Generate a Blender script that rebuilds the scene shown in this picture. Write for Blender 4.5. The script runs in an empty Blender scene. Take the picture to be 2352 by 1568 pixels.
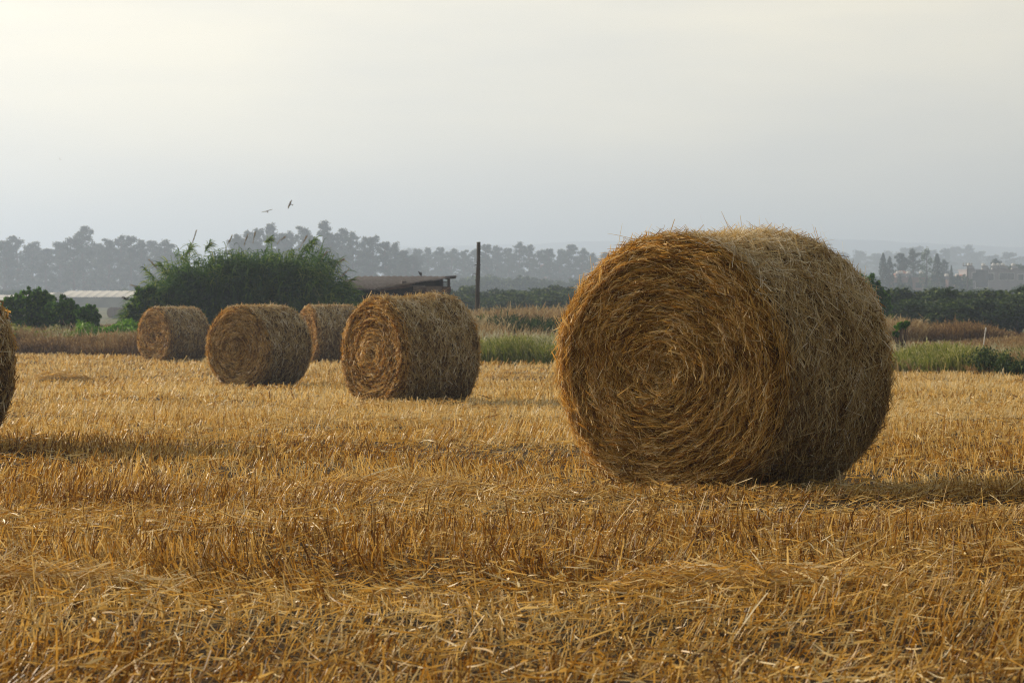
import bpy, math, random
import numpy as np
from math import radians, sin, cos, pi

C = bpy.context.scene.collection
sc = bpy.context.scene
rng = np.random.default_rng(7)
random.seed(7)
CAMZ = 1.6
F = 5227.0                      # focal length in pixels of a 2352 px wide frame (80 mm lens)

# ------------------------------------------------------------------ helpers
def hsh(ix, iy, iz, seed):
    h = (ix.astype(np.int64) * 374761393 + iy.astype(np.int64) * 668265263 + iz.astype(np.int64) * 2147483647 + seed * 1274126177) & 0xffffffff
    h = ((h ^ (h >> 13)) * 1274126177) & 0xffffffff
    h = ((h ^ (h >> 16)) * 2246822519) & 0xffffffff
    return ((h ^ (h >> 15)) & 0xffffff) / float(0xffffff) * 2 - 1

def vn(x, y, z=0.0, f=1.0, seed=0):
    """smooth value noise, -1..1"""
    x, y, z = np.broadcast_arrays(np.asarray(x, float) * f, np.asarray(y, float) * f, np.asarray(z, float) * f)
    x0, y0, z0 = np.floor(x), np.floor(y), np.floor(z)
    u, v, w = x - x0, y - y0, z - z0
    u, v, w = u*u*(3-2*u), v*v*(3-2*v), w*w*(3-2*w)
    r = 0
    for i in (0, 1):
        for j in (0, 1):
            for k in (0, 1):
                r = r + hsh(x0+i, y0+j, z0+k, seed) * (u if i else 1-u) * (v if j else 1-v) * (w if k else 1-w)
    return r

BD = [0, 45, 60, 75, 110, 200, 330, 480, 600, 900, 1500, 2500, 4000, 9000]
BB = [.90, 1.66, 1.66, 1.72, 1.80, 2.3, 2.6, 1.4, .9, 0.2, -2.5, -8, -16, -16]
def G(x, y):
    """ground height"""
    x = np.asarray(x, float); y = np.asarray(y, float)
    z = CAMZ - np.interp(y, BD, BB)
    near = np.clip((90 - y) / 20, 0, 1)
    z = z + near * (.022 * vn(x * .5, y, 0, 1.1, 3) + .010 * vn(x, y, 0, 3.1, 4))
    z = z + np.clip((y - 75) / 60, 0, 1) * .12 * vn(x, y, 0, .09, 5)
    return z
def edge(x):                      # where the stubble ends
    return 58.3 - .78 * np.asarray(x, float)
def gz(x, y): return float(G(x, y))
def at(px, py, d):                # a point seen at pixel (px, py) of the 2352 px frame, d metres away
    return ((px - 1176) / F * d, d, CAMZ - (py - 690) / F * d)
def atx(px, d): return (px - 1176) / F * d

def mesh(name, V, Q, tint=None, smooth=False, mat=None, parent=None, loc=None):
    V = np.asarray(V, np.float32).reshape(-1, 3); Q = np.asarray(Q, np.int32)
    me = bpy.data.meshes.new(name)
    k = Q.shape[1]
    me.vertices.add(len(V)); me.vertices.foreach_set('co', V.ravel())
    me.loops.add(Q.size); me.loops.foreach_set('vertex_index', Q.ravel())
    me.polygons.add(len(Q)); me.polygons.foreach_set('loop_start', np.arange(0, Q.size, k, dtype=np.int32))
    me.polygons.foreach_set('use_smooth', np.full(len(Q), smooth, dtype=bool))
    if tint is not None:
        a = me.attributes.new('tint', 'FLOAT', 'POINT'); a.data.foreach_set('value', np.asarray(tint, np.float32))
    me.update(calc_edges=True)
    o = bpy.data.objects.new(name, me); C.objects.link(o)
    if mat: me.materials.append(mat)
    if parent is not None: o.parent = parent
    if loc is not None: o.location = loc
    return o

class MB:
    """collects quads"""
    def __init__(s): s.V = []; s.Q = []; s.T = []; s.n = 0
    def add(s, V, Q, T=None):
        V = np.asarray(V, float).reshape(-1, 3); Q = np.asarray(Q, int)
        s.V.append(V); s.Q.append(Q + s.n); s.n += len(V)
        s.T.append(np.full(len(V), .5) if T is None else np.broadcast_to(np.asarray(T, float), (len(V),)))
    def box(s, c, d, rot=0, T=None):
        x, y, z = [v / 2 for v in d]
        P = np.array([[i*x, j*y, k*z] for i in (-1, 1) for j in (-1, 1) for k in (-1, 1)])
        R = np.array([[cos(rot), -sin(rot), 0], [sin(rot), cos(rot), 0], [0, 0, 1]])
        s.add(P @ R.T + np.array(c), [[0,1,3,2],[4,6,7,5],[0,4,5,1],[2,3,7,6],[0,2,6,4],[1,5,7,3]], T)
    def tube(s, P, R, n=8, T=None):
        P = np.asarray(P, float); R = np.broadcast_to(np.asarray(R, float), (len(P),))
        t = np.gradient(P, axis=0); t /= np.linalg.norm(t, axis=1)[:, None] + 1e-9
        ref = np.array([0, 0, 1.]) if abs(t[0][2]) < .9 else np.array([1., 0, 0])
        a = np.cross(t, ref); a /= np.linalg.norm(a, axis=1)[:, None]
        b = np.cross(t, a)
        an = np.arange(n) / n * 2 * pi
        V = P[:, None] + R[:, None, None] * (a[:, None] * np.cos(an)[None, :, None] + b[:, None] * np.sin(an)[None, :, None])
        m = len(P); Q = []
        for i in range(m - 1):
            for j in range(n):
                k = (j + 1) % n
                Q.append([i*n+j, i*n+k, (i+1)*n+k, (i+1)*n+j])
        V = V.reshape(-1, 3)
        c0, c1 = len(V), len(V) + 1
        V = np.vstack([V, P[0], P[-1]])
        for j in range(0, n, 2):
            Q.append([c0, (j+2) % n, j+1, j]); Q.append([c1, (m-1)*n+j, (m-1)*n+j+1, (m-1)*n+(j+2) % n])
        s.add(V, Q, T)
    def lathe(s, prof, n=12, M=None, T=None):
        """prof: (r, z) points; revolve about z, then transform by M (3x3, offset)"""
        an = np.arange(n) / n * 2 * pi
        V = np.array([[r*cos(a), r*sin(a), z] for r, z in prof for a in an])
        Q = [[i*n+j, i*n+(j+1) % n, (i+1)*n+(j+1) % n, (i+1)*n+j] for i in range(len(prof)-1) for j in range(n)]
        if M is not None: V = V @ M[0].T + M[1]
        s.add(V, Q, T)
    def grid(s, P, T=None, closed=False):
        """P: (a,b,3) grid"""
        a, b = P.shape[:2]
        i, j = np.meshgrid(np.arange(a-1), np.arange(b if closed else b-1), indexing='ij')
        j2 = (j + 1) % b
        Q = np.stack([i*b+j, i*b+j2, (i+1)*b+j2, (i+1)*b+j], -1).reshape(-1, 4)
        s.add(P.reshape(-1, 3), Q, None if T is None else np.asarray(T).ravel())
    def ribbons(s, P, W, S, T, sides=0):
        """P (N,K,3) spines, W (N,K) half widths, S (N,3) side vectors, T (N) tint; sides=0 flat, else tube"""
        N, K = P.shape[:2]
        if N == 0: return
        S = S / (np.linalg.norm(S, axis=-1, keepdims=True) + 1e-9)
        if sides == 0:
            off = S[:, None, :] * W[..., None]
            V = np.stack([P - off, P + off], 2)           # N,K,2,3
            m = 2; cols = [(0, 1)]
        else:
            t = P[:, -1] - P[:, 0]; t /= np.linalg.norm(t, axis=1, keepdims=True) + 1e-9
            S2 = np.cross(t, S); S2 /= np.linalg.norm(S2, axis=-1, keepdims=True) + 1e-9
            S = np.cross(S2, t)
            an = np.arange(sides) / sides * 2 * pi
            V = P[:, :, None] + W[..., None, None] * (S[:, None, None] * np.cos(an)[:, None] + S2[:, None, None] * np.sin(an)[:, None])
            m = sides; cols = [(j, (j+1) % sides) for j in range(sides)]
        base = (np.arange(N) * K * m)[:, None, None]
        r = (np.arange(K-1) * m)[None, :, None]
        cl = np.array(cols)
        q = np.stack([base + r + cl[:, 0], base + r + cl[:, 1], base + r + m + cl[:, 1], base + r + m + cl[:, 0]], -1)
        s.add(V.reshape(-1, 3), q.reshape(-1, 4), np.repeat(np.asarray(T, float), K * m))
    def build(s, name, mat, parent=None, smooth=False, loc=None):
        return mesh(name, np.vstack(s.V), np.vstack(s.Q), np.concatenate(s.T), smooth, mat, parent, loc)

def tag(o, label=None, cat=None, group=None, kind=None):
    if label: o['label'] = label
    if cat: o['category'] = cat
    if group: o['group'] = group
    if kind: o['kind'] = kind
    return o
def empty(name, loc=(0, 0, 0), rz=0.0):
    o = bpy.data.objects.new(name, None); C.objects.link(o)
    o.location = loc; o.rotation_euler = (0, 0, rz); o.empty_display_size = .2
    return o
def copy_tree(o):
    c = o.copy(); C.objects.link(c)
    for ch in [x for x in bpy.data.objects if x.parent == o]:
        d = ch.copy(); C.objects.link(d); d.parent = c
    return c

# ------------------------------------------------------------------ materials
def ramp_node(nt, stops):
    r = nt.nodes.new('ShaderNodeValToRGB'); e = r.color_ramp.elements
    e[0].position, e[0].color = stops[0][0], (*stops[0][1], 1)
    e[1].position, e[1].color = stops[-1][0], (*stops[-1][1], 1)
    for p, c in stops[1:-1]:
        x = e.new(p); x.color = (*c, 1)
    return r
def blade_mat(name, stops, trans=.3, rough=.5, spec=.3, nscale=0.6, namt=.35, tcol=None, objrand=0.0):
    """leaves and straws: colour from a per-blade tint plus slow noise; part of the light goes through"""
    m = bpy.data.materials.new(name); m.use_nodes = True; nt = m.node_tree; N = nt.nodes; L = nt.links
    N.clear()
    out = N.new('ShaderNodeOutputMaterial')
    a = N.new('ShaderNodeAttribute'); a.attribute_name = 'tint'
    geo = N.new('ShaderNodeNewGeometry')
    no = N.new('ShaderNodeTexNoise'); no.inputs['Scale'].default_value = nscale; no.inputs['Detail'].default_value = 2
    L.new(geo.outputs['Position'], no.inputs['Vector'])
    ma = N.new('ShaderNodeMath'); ma.operation = 'MULTIPLY_ADD'
    L.new(no.outputs['Fac'], ma.inputs[0]); ma.inputs[1].default_value = namt * 2
    L.new(a.outputs['Fac'], ma.inputs[2])
    sb = N.new('ShaderNodeMath'); sb.operation = 'SUBTRACT'; L.new(ma.outputs[0], sb.inputs[0]); sb.inputs[1].default_value = namt
    last = sb.outputs[0]
    if objrand:
        oi = N.new('ShaderNodeObjectInfo'); m3 = N.new('ShaderNodeMath'); m3.operation = 'MULTIPLY_ADD'
        L.new(oi.outputs['Random'], m3.inputs[0]); m3.inputs[1].default_value = objrand; L.new(last, m3.inputs[2])
        m4 = N.new('ShaderNodeMath'); m4.operation = 'SUBTRACT'; L.new(m3.outputs[0], m4.inputs[0]); m4.inputs[1].default_value = objrand / 2
        last = m4.outputs[0]
    r = ramp_node(nt, stops); L.new(last, r.inputs['Fac'])
    p = N.new('ShaderNodeBsdfPrincipled'); L.new(r.outputs['Color'], p.inputs['Base Color'])
    p.inputs['Roughness'].default_value = rough; p.inputs['Specular IOR Level'].default_value = spec
    t = N.new('ShaderNodeBsdfTranslucent')
    if tcol:
        mx = N.new('ShaderNodeMix'); mx.data_type = 'RGBA'; mx.blend_type = 'MULTIPLY'; mx.inputs[0].default_value = 1
        L.new(r.outputs['Color'], mx.inputs[6]); mx.inputs[7].default_value = (*tcol, 1); L.new(mx.outputs[2], t.inputs['Color'])
    else: L.new(r.outputs['Color'], t.inputs['Color'])
    mix = N.new('ShaderNodeMixShader'); mix.inputs[0].default_value = trans
    L.new(p.outputs[0], mix.inputs[1]); L.new(t.outputs[0], mix.inputs[2]); L.new(mix.outputs[0], out.inputs[0])
    return m
def plain_mat(name, stops, scale=4.0, detail=4, rough=.85, bump=.0, spec=.2, stretch=(1, 1, 1), dist=.01, metal=0, obj=False):
    m = bpy.data.materials.new(name); m.use_nodes = True; nt = m.node_tree; N = nt.nodes; L = nt.links
    p = N['Principled BSDF']; p.inputs['Roughness'].default_value = rough; p.inputs['Specular IOR Level'].default_value = spec
    p.inputs['Metallic'].default_value = metal
    if obj: tc = N.new('ShaderNodeTexCoord'); src = tc.outputs['Object']
    else: tc = N.new('ShaderNodeNewGeometry'); src = tc.outputs['Position']
    mp = N.new('ShaderNodeMapping'); mp.inputs['Scale'].default_value = stretch; L.new(src, mp.inputs['Vector'])
    no = N.new('ShaderNodeTexNoise'); no.inputs['Scale'].default_value = scale; no.inputs['Detail'].default_value = detail
    L.new(mp.outputs[0], no.inputs['Vector'])
    r = ramp_node(nt, stops); L.new(no.outputs['Fac'], r.inputs['Fac']); L.new(r.outputs['Color'], p.inputs['Base Color'])
    if bump:
        b = N.new('ShaderNodeBump'); b.inputs['Strength'].default_value = bump; b.inputs['Distance'].default_value = dist
        L.new(no.outputs['Fac'], b.inputs['Height']); L.new(b.outputs[0], p.inputs['Normal'])
    return m

M = {}
M['stubble'] = blade_mat('stubble_straw', [(0, (.13, .055, .010)), (.24, (.29, .150, .026)), (.52, (.57, .370, .100)), (.76, (.76, .60, .28)), (1, (.88, .79, .56))], .34, .45, .25, .9, .26, (1.0, .78, .40))
M['face'] = blade_mat('bale_end_straw', [(0, (.11, .050, .008)), (.24, (.31, .165, .026)), (.50, (.60, .385, .095)), (.75, (.80, .62, .27)), (1, (.90, .80, .54))], .34, .5, .2, 3.0, .2, (1.0, .68, .24))
M['side'] = blade_mat('bale_side_straw', [(0, (.11, .058, .022)), (.28, (.30, .195, .070)), (.56, (.56, .43, .20)), (.80, (.72, .645, .43)), (1, (.86, .84, .74))], .25, .55, .2, 2.2, .22, (1.0, .72, .38))
M['face_core'] = plain_mat('bale_end_core', [(.3, (.035, .018, .005)), (.5, (.08, .043, .012)), (.7, (.16, .09, .026))], 55, 6, .9, .7, .1, (1, 1, 1), .02, 0, True)  # darker than the straw: shade in the gaps put into the colour
M['side_core'] = plain_mat('bale_side_core', [(.3, (.04, .024, .010)), (.5, (.09, .055, .026)), (.7, (.17, .11, .055))], 45, 6, .9, .7, .1, (1, 1, 1), .02, 0, True)  # likewise darkened, painted shade behind the side straws
M['reed'] = blade_mat('reed_leaf', [(0, (.016, .050, .014)), (.4, (.052, .135, .022)), (.7, (.17, .28, .035)), (1, (.38, .42, .10))], .36, .6, .12, .8, .25)
M['plume'] = blade_mat('dry_plume', [(0, (.20, .15, .08)), (1, (.42, .34, .20))], .3, .7, .1)
M['bush'] = blade_mat('bush_leaf', [(0, (.020, .058, .012)), (.4, (.045, .13, .018)), (.7, (.11, .26, .025)), (1, (.26, .42, .05))], .40, .6, .12, 1.5, .25)
M['vine'] = blade_mat('vine_leaf', [(0, (.05, .13, .012)), (.5, (.11, .26, .018)), (1, (.24, .42, .04))], .42, .6, .12, 1.5, .25)
M['pine'] = blade_mat('pine_needle', [(0, (.012, .026, .014)), (.5, (.028, .052, .022)), (1, (.06, .09, .035))], .12, .6, .2, .1, .2, None, .3)
M['olive'] = blade_mat('olive_leaf', [(0, (.012, .030, .014)), (.4, (.026, .056, .020)), (.75, (.075, .125, .032)), (1, (.18, .23, .06))], .25, .6, .12, .25, .22, None, .25)
M['cypress'] = blade_mat('cypress_leaf', [(0, (.010, .028, .012)), (.5, (.022, .05, .018)), (1, (.05, .08, .03))], .1, .6, .2, .2, .2, None, .2)
M['poplar'] = blade_mat('poplar_leaf', [(0, (.025, .055, .015)), (.5, (.05, .10, .025)), (1, (.10, .16, .045))], .2, .5, .3, .2, .2, None, .2)
M['weed_dry'] = blade_mat('dry_weed', [(0, (.10, .055, .022)), (.35, (.22, .13, .05)), (.7, (.36, .25, .11)), (1, (.50, .42, .25))], .3, .6, .2, .35, .3)
M['weed_rust'] = blade_mat('rusty_weed', [(0, (.055, .032, .018)), (.4, (.17, .10, .045)), (.8, (.38, .25, .10)), (1, (.50, .38, .19))], .3, .6, .2, .5, .25)
M['weed_green'] = blade_mat('green_weed', [(0, (.045, .075, .014)), (.35, (.16, .205, .020)), (.65, (.35, .34, .10)), (1, (.46, .44, .23))], .34, .55, .25, .35, .22)
M['weed_flower'] = blade_mat('pale_seed_head', [(0, (.38, .36, .22)), (1, (.62, .60, .45))], .3, .7, .1)
M['bark'] = plain_mat('bark', [(.3, (.05, .035, .025)), (.7, (.14, .10, .075))], 6, 5, .95, .6, .1, (1, 1, .2), .03)
M['pole_wood'] = plain_mat('old_pole_wood', [(.3, (.035, .028, .024)), (.7, (.10, .08, .065))], 9, 5, .9, .5, .1, (1, 1, .15), .02)
M['plank'] = plain_mat('weathered_plank', [(.3, (.07, .045, .035)), (.7, (.17, .11, .085))], 5, 5, .9, .4, .1, (1, 1, 4), .01)
M['plank_pale'] = plain_mat('pale_plank', [(.3, (.13, .10, .08)), (.7, (.26, .20, .16))], 5, 5, .9, .4, .1, (1, 1, 4), .01)
M['panel'] = plain_mat('painted_shed_panel', [(.35, (.025, .032, .036)), (.65, (.06, .075, .08))], 3, 5, .8, .2, .2, (3, 1, 1), .01)
M['darkwall'] = plain_mat('dark_shed_board', [(.35, (.012, .010, .010)), (.65, (.035, .028, .026))], 3, 4, .95, .2, .1)
M['tin'] = plain_mat('rusty_roof_sheet', [(.3, (.085, .062, .056)), (.5, (.14, .11, .105)), (.7, (.20, .175, .175))], 2.2, 6, .55, .1, .4, (.6, 3, 3), .01)
M['iron'] = plain_mat('dark_iron', [(.3, (.03, .03, .03)), (.7, (.08, .07, .065))], 9, 3, .7, 0, .4)
M['film'] = blade_mat('polytunnel_film', [(0, (.90, .86, .80)), (1, (.95, .92, .87))], .12, .5, .4, .3, .2)
M['film_base'] = plain_mat('tunnel_side_mesh', [(.3, (.16, .165, .12)), (.7, (.25, .25, .18))], .3, 3, .6, 0, .3)
M['hillm'] = plain_mat('wooded_hill', [(.3, (.05, .06, .045)), (.7, (.10, .10, .07))], .01, 6, .95)
M['wall_pink'] = plain_mat('pink_render', [(.3, (.24, .15, .135)), (.7, (.30, .19, .17))], .6, 3, .9)
M['wall_pale'] = plain_mat('pale_render', [(.3, (.27, .25, .28)), (.7, (.34, .32, .35))], .6, 3, .9)
M['roof_tile'] = plain_mat('terracotta_tile', [(.3, (.24, .10, .065)), (.7, (.34, .15, .10))], 3, 4, .85)
M['white'] = plain_mat('white_paint', [(.3, (.62, .62, .62)), (.7, (.8, .8, .8))], 1, 3, .5)
M['winm'] = plain_mat('dark_window', [(.3, (.07, .07, .085)), (.7, (.13, .13, .15))], .5, 2, .25, 0, .5)
M['bird'] = plain_mat('brown_feather', [(.3, (.05, .035, .022)), (.7, (.16, .11, .065))], 14, 4, .8, 0, .2, (1, 1, 1), .01, 0, True)
M['crow'] = plain_mat('dark_feather', [(.3, (.02, .018, .018)), (.7, (.06, .05, .05))], 14, 4, .7, 0, .3, (1, 1, 1), .01, 0, True)

def ground_mat():
    m = bpy.data.materials.new('field_soil'); m.use_nodes = True; nt = m.node_tree; N = nt.nodes; L = nt.links
    p = N['Principled BSDF']; p.inputs['Roughness'].default_value = .95; p.inputs['Specular IOR Level'].default_value = .1
    geo = N.new('ShaderNodeNewGeometry')
    def noise(s, d=5, st=None):
        n = N.new('ShaderNodeTexNoise'); n.inputs['Scale'].default_value = s; n.inputs['Detail'].default_value = d
        if st:
            mp = N.new('ShaderNodeMapping'); mp.inputs['Scale'].default_value = st; L.new(geo.outputs['Position'], mp.inputs['Vector']); L.new(mp.outputs[0], n.inputs['Vector'])
        else: L.new(geo.outputs['Position'], n.inputs['Vector'])
        return n.outputs['Fac']
    fine = ramp_node(nt, [(.36, (.018, .011, .005)), (.55, (.055, .034, .013)), (.74, (.17, .11, .042))]); L.new(noise(26, 8), fine.inputs['Fac'])
    far = ramp_node(nt, [(.3, (.06, .075, .03)), (.5, (.12, .125, .055)), (.7, (.22, .175, .085))]); L.new(noise(.05, 6, (1, .35, 1)), far.inputs['Fac'])
    # the stubble field gives way to rough pasture past its slanting edge
    sx = N.new('ShaderNodeSeparateXYZ'); L.new(geo.outputs['Position'], sx.inputs[0])
    a = N.new('ShaderNodeMath'); a.operation = 'MULTIPLY_ADD'; L.new(sx.outputs['X'], a.inputs[0]); a.inputs[1].default_value = .78; L.new(sx.outputs['Y'], a.inputs[2])
    mr = N.new('ShaderNodeMapRange'); L.new(a.outputs[0], mr.inputs['Value']); mr.inputs['From Min'].default_value = 58; mr.inputs['From Max'].default_value = 60
    mx = N.new('ShaderNodeMix'); mx.data_type = 'RGBA'; L.new(mr.outputs[0], mx.inputs[0]); L.new(fine.outputs[0], mx.inputs[6]); L.new(far.outputs[0], mx.inputs[7])
    L.new(mx.outputs[2], p.inputs['Base Color'])
    b = N.new('ShaderNodeBump'); b.inputs['Strength'].default_value = .8; b.inputs['Distance'].default_value = .02; L.new(noise(26, 8), b.inputs['Height']); L.new(b.outputs[0], p.inputs['Normal'])
    return m
M['ground'] = ground_mat()

# ------------------------------------------------------------------ the ground
def build_ground():
    ys = np.concatenate([np.linspace(-30, 3, 12), np.linspace(3.2, 16, 150), np.linspace(16.2, 75, 200), np.geomspace(76, 5150, 105)])
    u = np.linspace(-1, 1, 161); u = np.sign(u) * (np.abs(u) ** 1.5)
    Y = np.repeat(ys[:, None], len(u), 1)
    X = u[None, :] * (22 + .85 * np.maximum(ys, 0))[:, None]
    mb = MB(); mb.grid(np.stack([X, Y, G(X, Y)], -1))
    tag(mb.build('ground', M['ground'], smooth=True), kind='structure')
build_ground()

# ------------------------------------------------------------------ stubble
BALES = []    # (x, y, yaw, R) kept clear of upright stubble
def lean_field(x, y):
    """slow variation of how the stalks lean"""
    lx = .55 * vn(x, y, 0, .55, 21) + .5 * vn(x, y, 1, 1.8, 22) + .12
    ly = .25 * vn(x, y, 2, .6, 23)
    k = np.clip(1 - np.abs(y - 8.0) / 1.2, 0, 1) * np.clip((1.0 - x) / 1.5, 0, 1)      # a wheel-flattened swath, front left
    return lx * (1 - k) - .75 * k, ly * (1 - k)
def clear_of_bales(x, y):
    ok = np.ones(len(x), bool)
    for bx, by, yaw, L in BALES:
        ax, ay = sin(yaw), cos(yaw)
        u = (x - bx) * ax + (y - by) * ay
        v = (x - bx) * ay - (y - by) * ax
        ok &= ~((np.abs(u) < L / 2 + .02) & (np.abs(v) < .42))
    return ok
def scatter(y0, y1, dens, margin=1.3, k=.235):
    ymax = y1 + 16
    n = int(dens * (k * (y1**2 - y0**2) + 2 * margin * (y1 - y0)))
    y = np.sqrt(rng.uniform(0, 1, n) * (y1**2 - y0**2) + y0**2)
    x = rng.uniform(-1, 1, n) * (k * y + margin)
    return x, y
def hollow(x, y):
    """long shallow hollows, wheel marks and bare streaks running across the field"""
    return np.clip((vn(x * .30 + .1 * y, y, 0, 1.15, 51) * .75 + vn(x * .5, y, 4, 2.6, 52) * .35 + vn(x * .2, y, 7, .33, 53) * .2 * np.clip((y - 10) / 10, 0, 1) - .04 - .08 * np.clip((12 - y) / 4, 0, 1)) * 3.5, 0, 1) * np.clip(1.15 - (y - 10) / 7, .22, 1)
def stubble(mb, y0, y1, dens, hmean, w, sides, K, widen=1.0, rows=True):
    x, y = scatter(y0, y1, dens)
    if rows:
        sp = .145; a = .06
        v = y + a * x
        r = np.round(v / sp) * sp + rng.normal(0, .030, len(x))
        y = r - a * x
    gap = vn(x, y, 0, 1.1, 31) * .7 + vn(x, y, 0, 3.5, 32) * .75
    hl = hollow(x, y)
    keep = (gap - 1.1 * hl > rng.uniform(-1.1, .0, len(x))) & (y < edge(x)) & clear_of_bales(x, y)
    x, y = x[keep], y[keep]; n = len(x); hl = hl[keep]
    z = G(x, y) - .01
    bandn = vn(x * .12, y, 0, .55, 36)
    H = hmean * (1 + .25 * vn(x, y, 5, .8, 33) + .30 * vn(x, y, 6, 2.4, 34) + .18 * bandn) * rng.uniform(.45, 1.3, n) * (1 - .55 * hl) * (1 - .12 * np.clip((10 - y) / 3, 0, 1))
    for bx, by, yaw, L in BALES:
        dd = np.hypot(x - bx, y - by); H = H * (1 - .5 * np.clip(1.5 - dd, 0, .5) * 2)
    tall = rng.random(n) < .02; H[tall] *= rng.uniform(1.4, 2.3, tall.sum())
    lx, ly = lean_field(x, y)
    lx = lx + rng.normal(0, .22, n); ly = ly + rng.normal(0, .22, n)
    fl = np.clip((vn(x * .45, y, 0, .8, 55) * .8 + vn(x, y, 0, 2.2, 56) * .3 - .05) * 4, 0, 1)
    H = H * (1.12 - .38 * fl)
    broken = rng.random(n) < .13 + .25 * fl + .18 * np.clip((9.5 - y) / 3, 0, 1)
    lx[broken] = rng.normal(0, 1.3, broken.sum())
    d = np.stack([lx, ly, np.ones(n)], -1); d /= np.linalg.norm(d, axis=1, keepdims=True)
    t = np.linspace(0, 1, K)
    bend = np.stack([rng.normal(0, .12, n), rng.normal(0, .12, n), -np.abs(rng.normal(0, .06, n))], -1)
    P = np.stack([x, y, z], -1)[:, None] + (d[:, None] * t[None, :, None] + bend[:, None] * (t**2)[None, :, None]) * H[:, None, None]
    Wd = w * rng.uniform(.6, 1.35, n)
    W = np.repeat(Wd[:, None], K, 1) * np.linspace(1.05, .8, K)[None]
    ang = rng.uniform(-1.1, 1.1, n)
    S = np.stack([np.cos(ang), np.sin(ang), np.zeros(n)], -1)
    T = .35 + .24 * rng.normal(0, 1, n) + .16 * vn(x * .7, y, 3, 1.3, 57) + .12 * vn(x, y, 9, .5, 35) + .16 * bandn - .10 * hl + .40 * np.clip((y - 9) / 18, 0, 1)  # far straws get a paler tint: distance haze and dust put into their colour
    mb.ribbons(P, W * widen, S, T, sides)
def litter(mb, y0, y1, dens, w, lmin, lmax, K=4, lift=.06, widen=1.0):
    x, y = scatter(y0, y1, dens)
    keep = (y < edge(x)) & clear_of_bales(x, y) & (rng.random(len(x)) > .6 * hollow(x, y)); x, y = x[keep], y[keep]; n = len(x)
    Ln = rng.uniform(lmin, lmax, n) * rng.uniform(.5, 1, n)
    az = rng.uniform(0, 2 * pi, n)
    el = np.abs(rng.normal(0, .22, n)); curl = rng.normal(0, .25, n)
    t = np.linspace(-.5, .5, K)
    dx, dy = np.cos(az), np.sin(az)
    px = x[:, None] + Ln[:, None] * (dx[:, None] * t + -dy[:, None] * curl[:, None] * t**2)
    py = y[:, None] + Ln[:, None] * (dy[:, None] * t + dx[:, None] * curl[:, None] * t**2)
    heap = np.clip(vn(x, y, 0, .9, 41), 0, 1)
    pz = G(px, py) + .006 + (rng.uniform(0, 1, n) ** 1.6 * lift * (1 + heap))[:, None] + Ln[:, None] * np.sin(el)[:, None] * (t + .5) + (rng.normal(0, .12, n) * Ln)[:, None] * t**2
    P = np.stack([px, py, pz], -1)
    W = (w * rng.uniform(.5, 1.5, n))[:, None] * np.array([.7] + [1] * (K - 2) + [.35])[None] * widen
    a2 = rng.uniform(0, 2 * pi, n)
    S = np.stack([-dy * np.cos(a2), dx * np.cos(a2), np.sin(a2) * .8 + .2], -1)
    T = .58 + .2 * rng.normal(0, 1, n)
    mb.ribbons(P, W, S, T, 0)

# ------------------------------------------------------------------ bales
def leaf_quads(mb, Pc, size, T, r, asp=1.6, up=0.0):
    """small randomly turned leaf faces"""
    n = len(Pc); a = r.normal(0, 1, (n, 3)); a[:, 2] += up; a /= np.linalg.norm(a, axis=1, keepdims=True)
    b = np.cross(a, r.normal(0, 1, (n, 3))); b /= np.linalg.norm(b, axis=1, keepdims=True) + 1e-9
    s = np.broadcast_to(np.asarray(size, float), (n,)) * r.uniform(.6, 1.3, n)
    A = a * (s * asp)[:, None]; B = b * s[:, None] * .5
    V = np.stack([Pc - A*.5, Pc + B, Pc + A*.5, Pc - B], 1)
    q = np.arange(n*4).reshape(n, 4)
    mb.add(V.reshape(-1, 3), q, np.repeat(T, 4))

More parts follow.
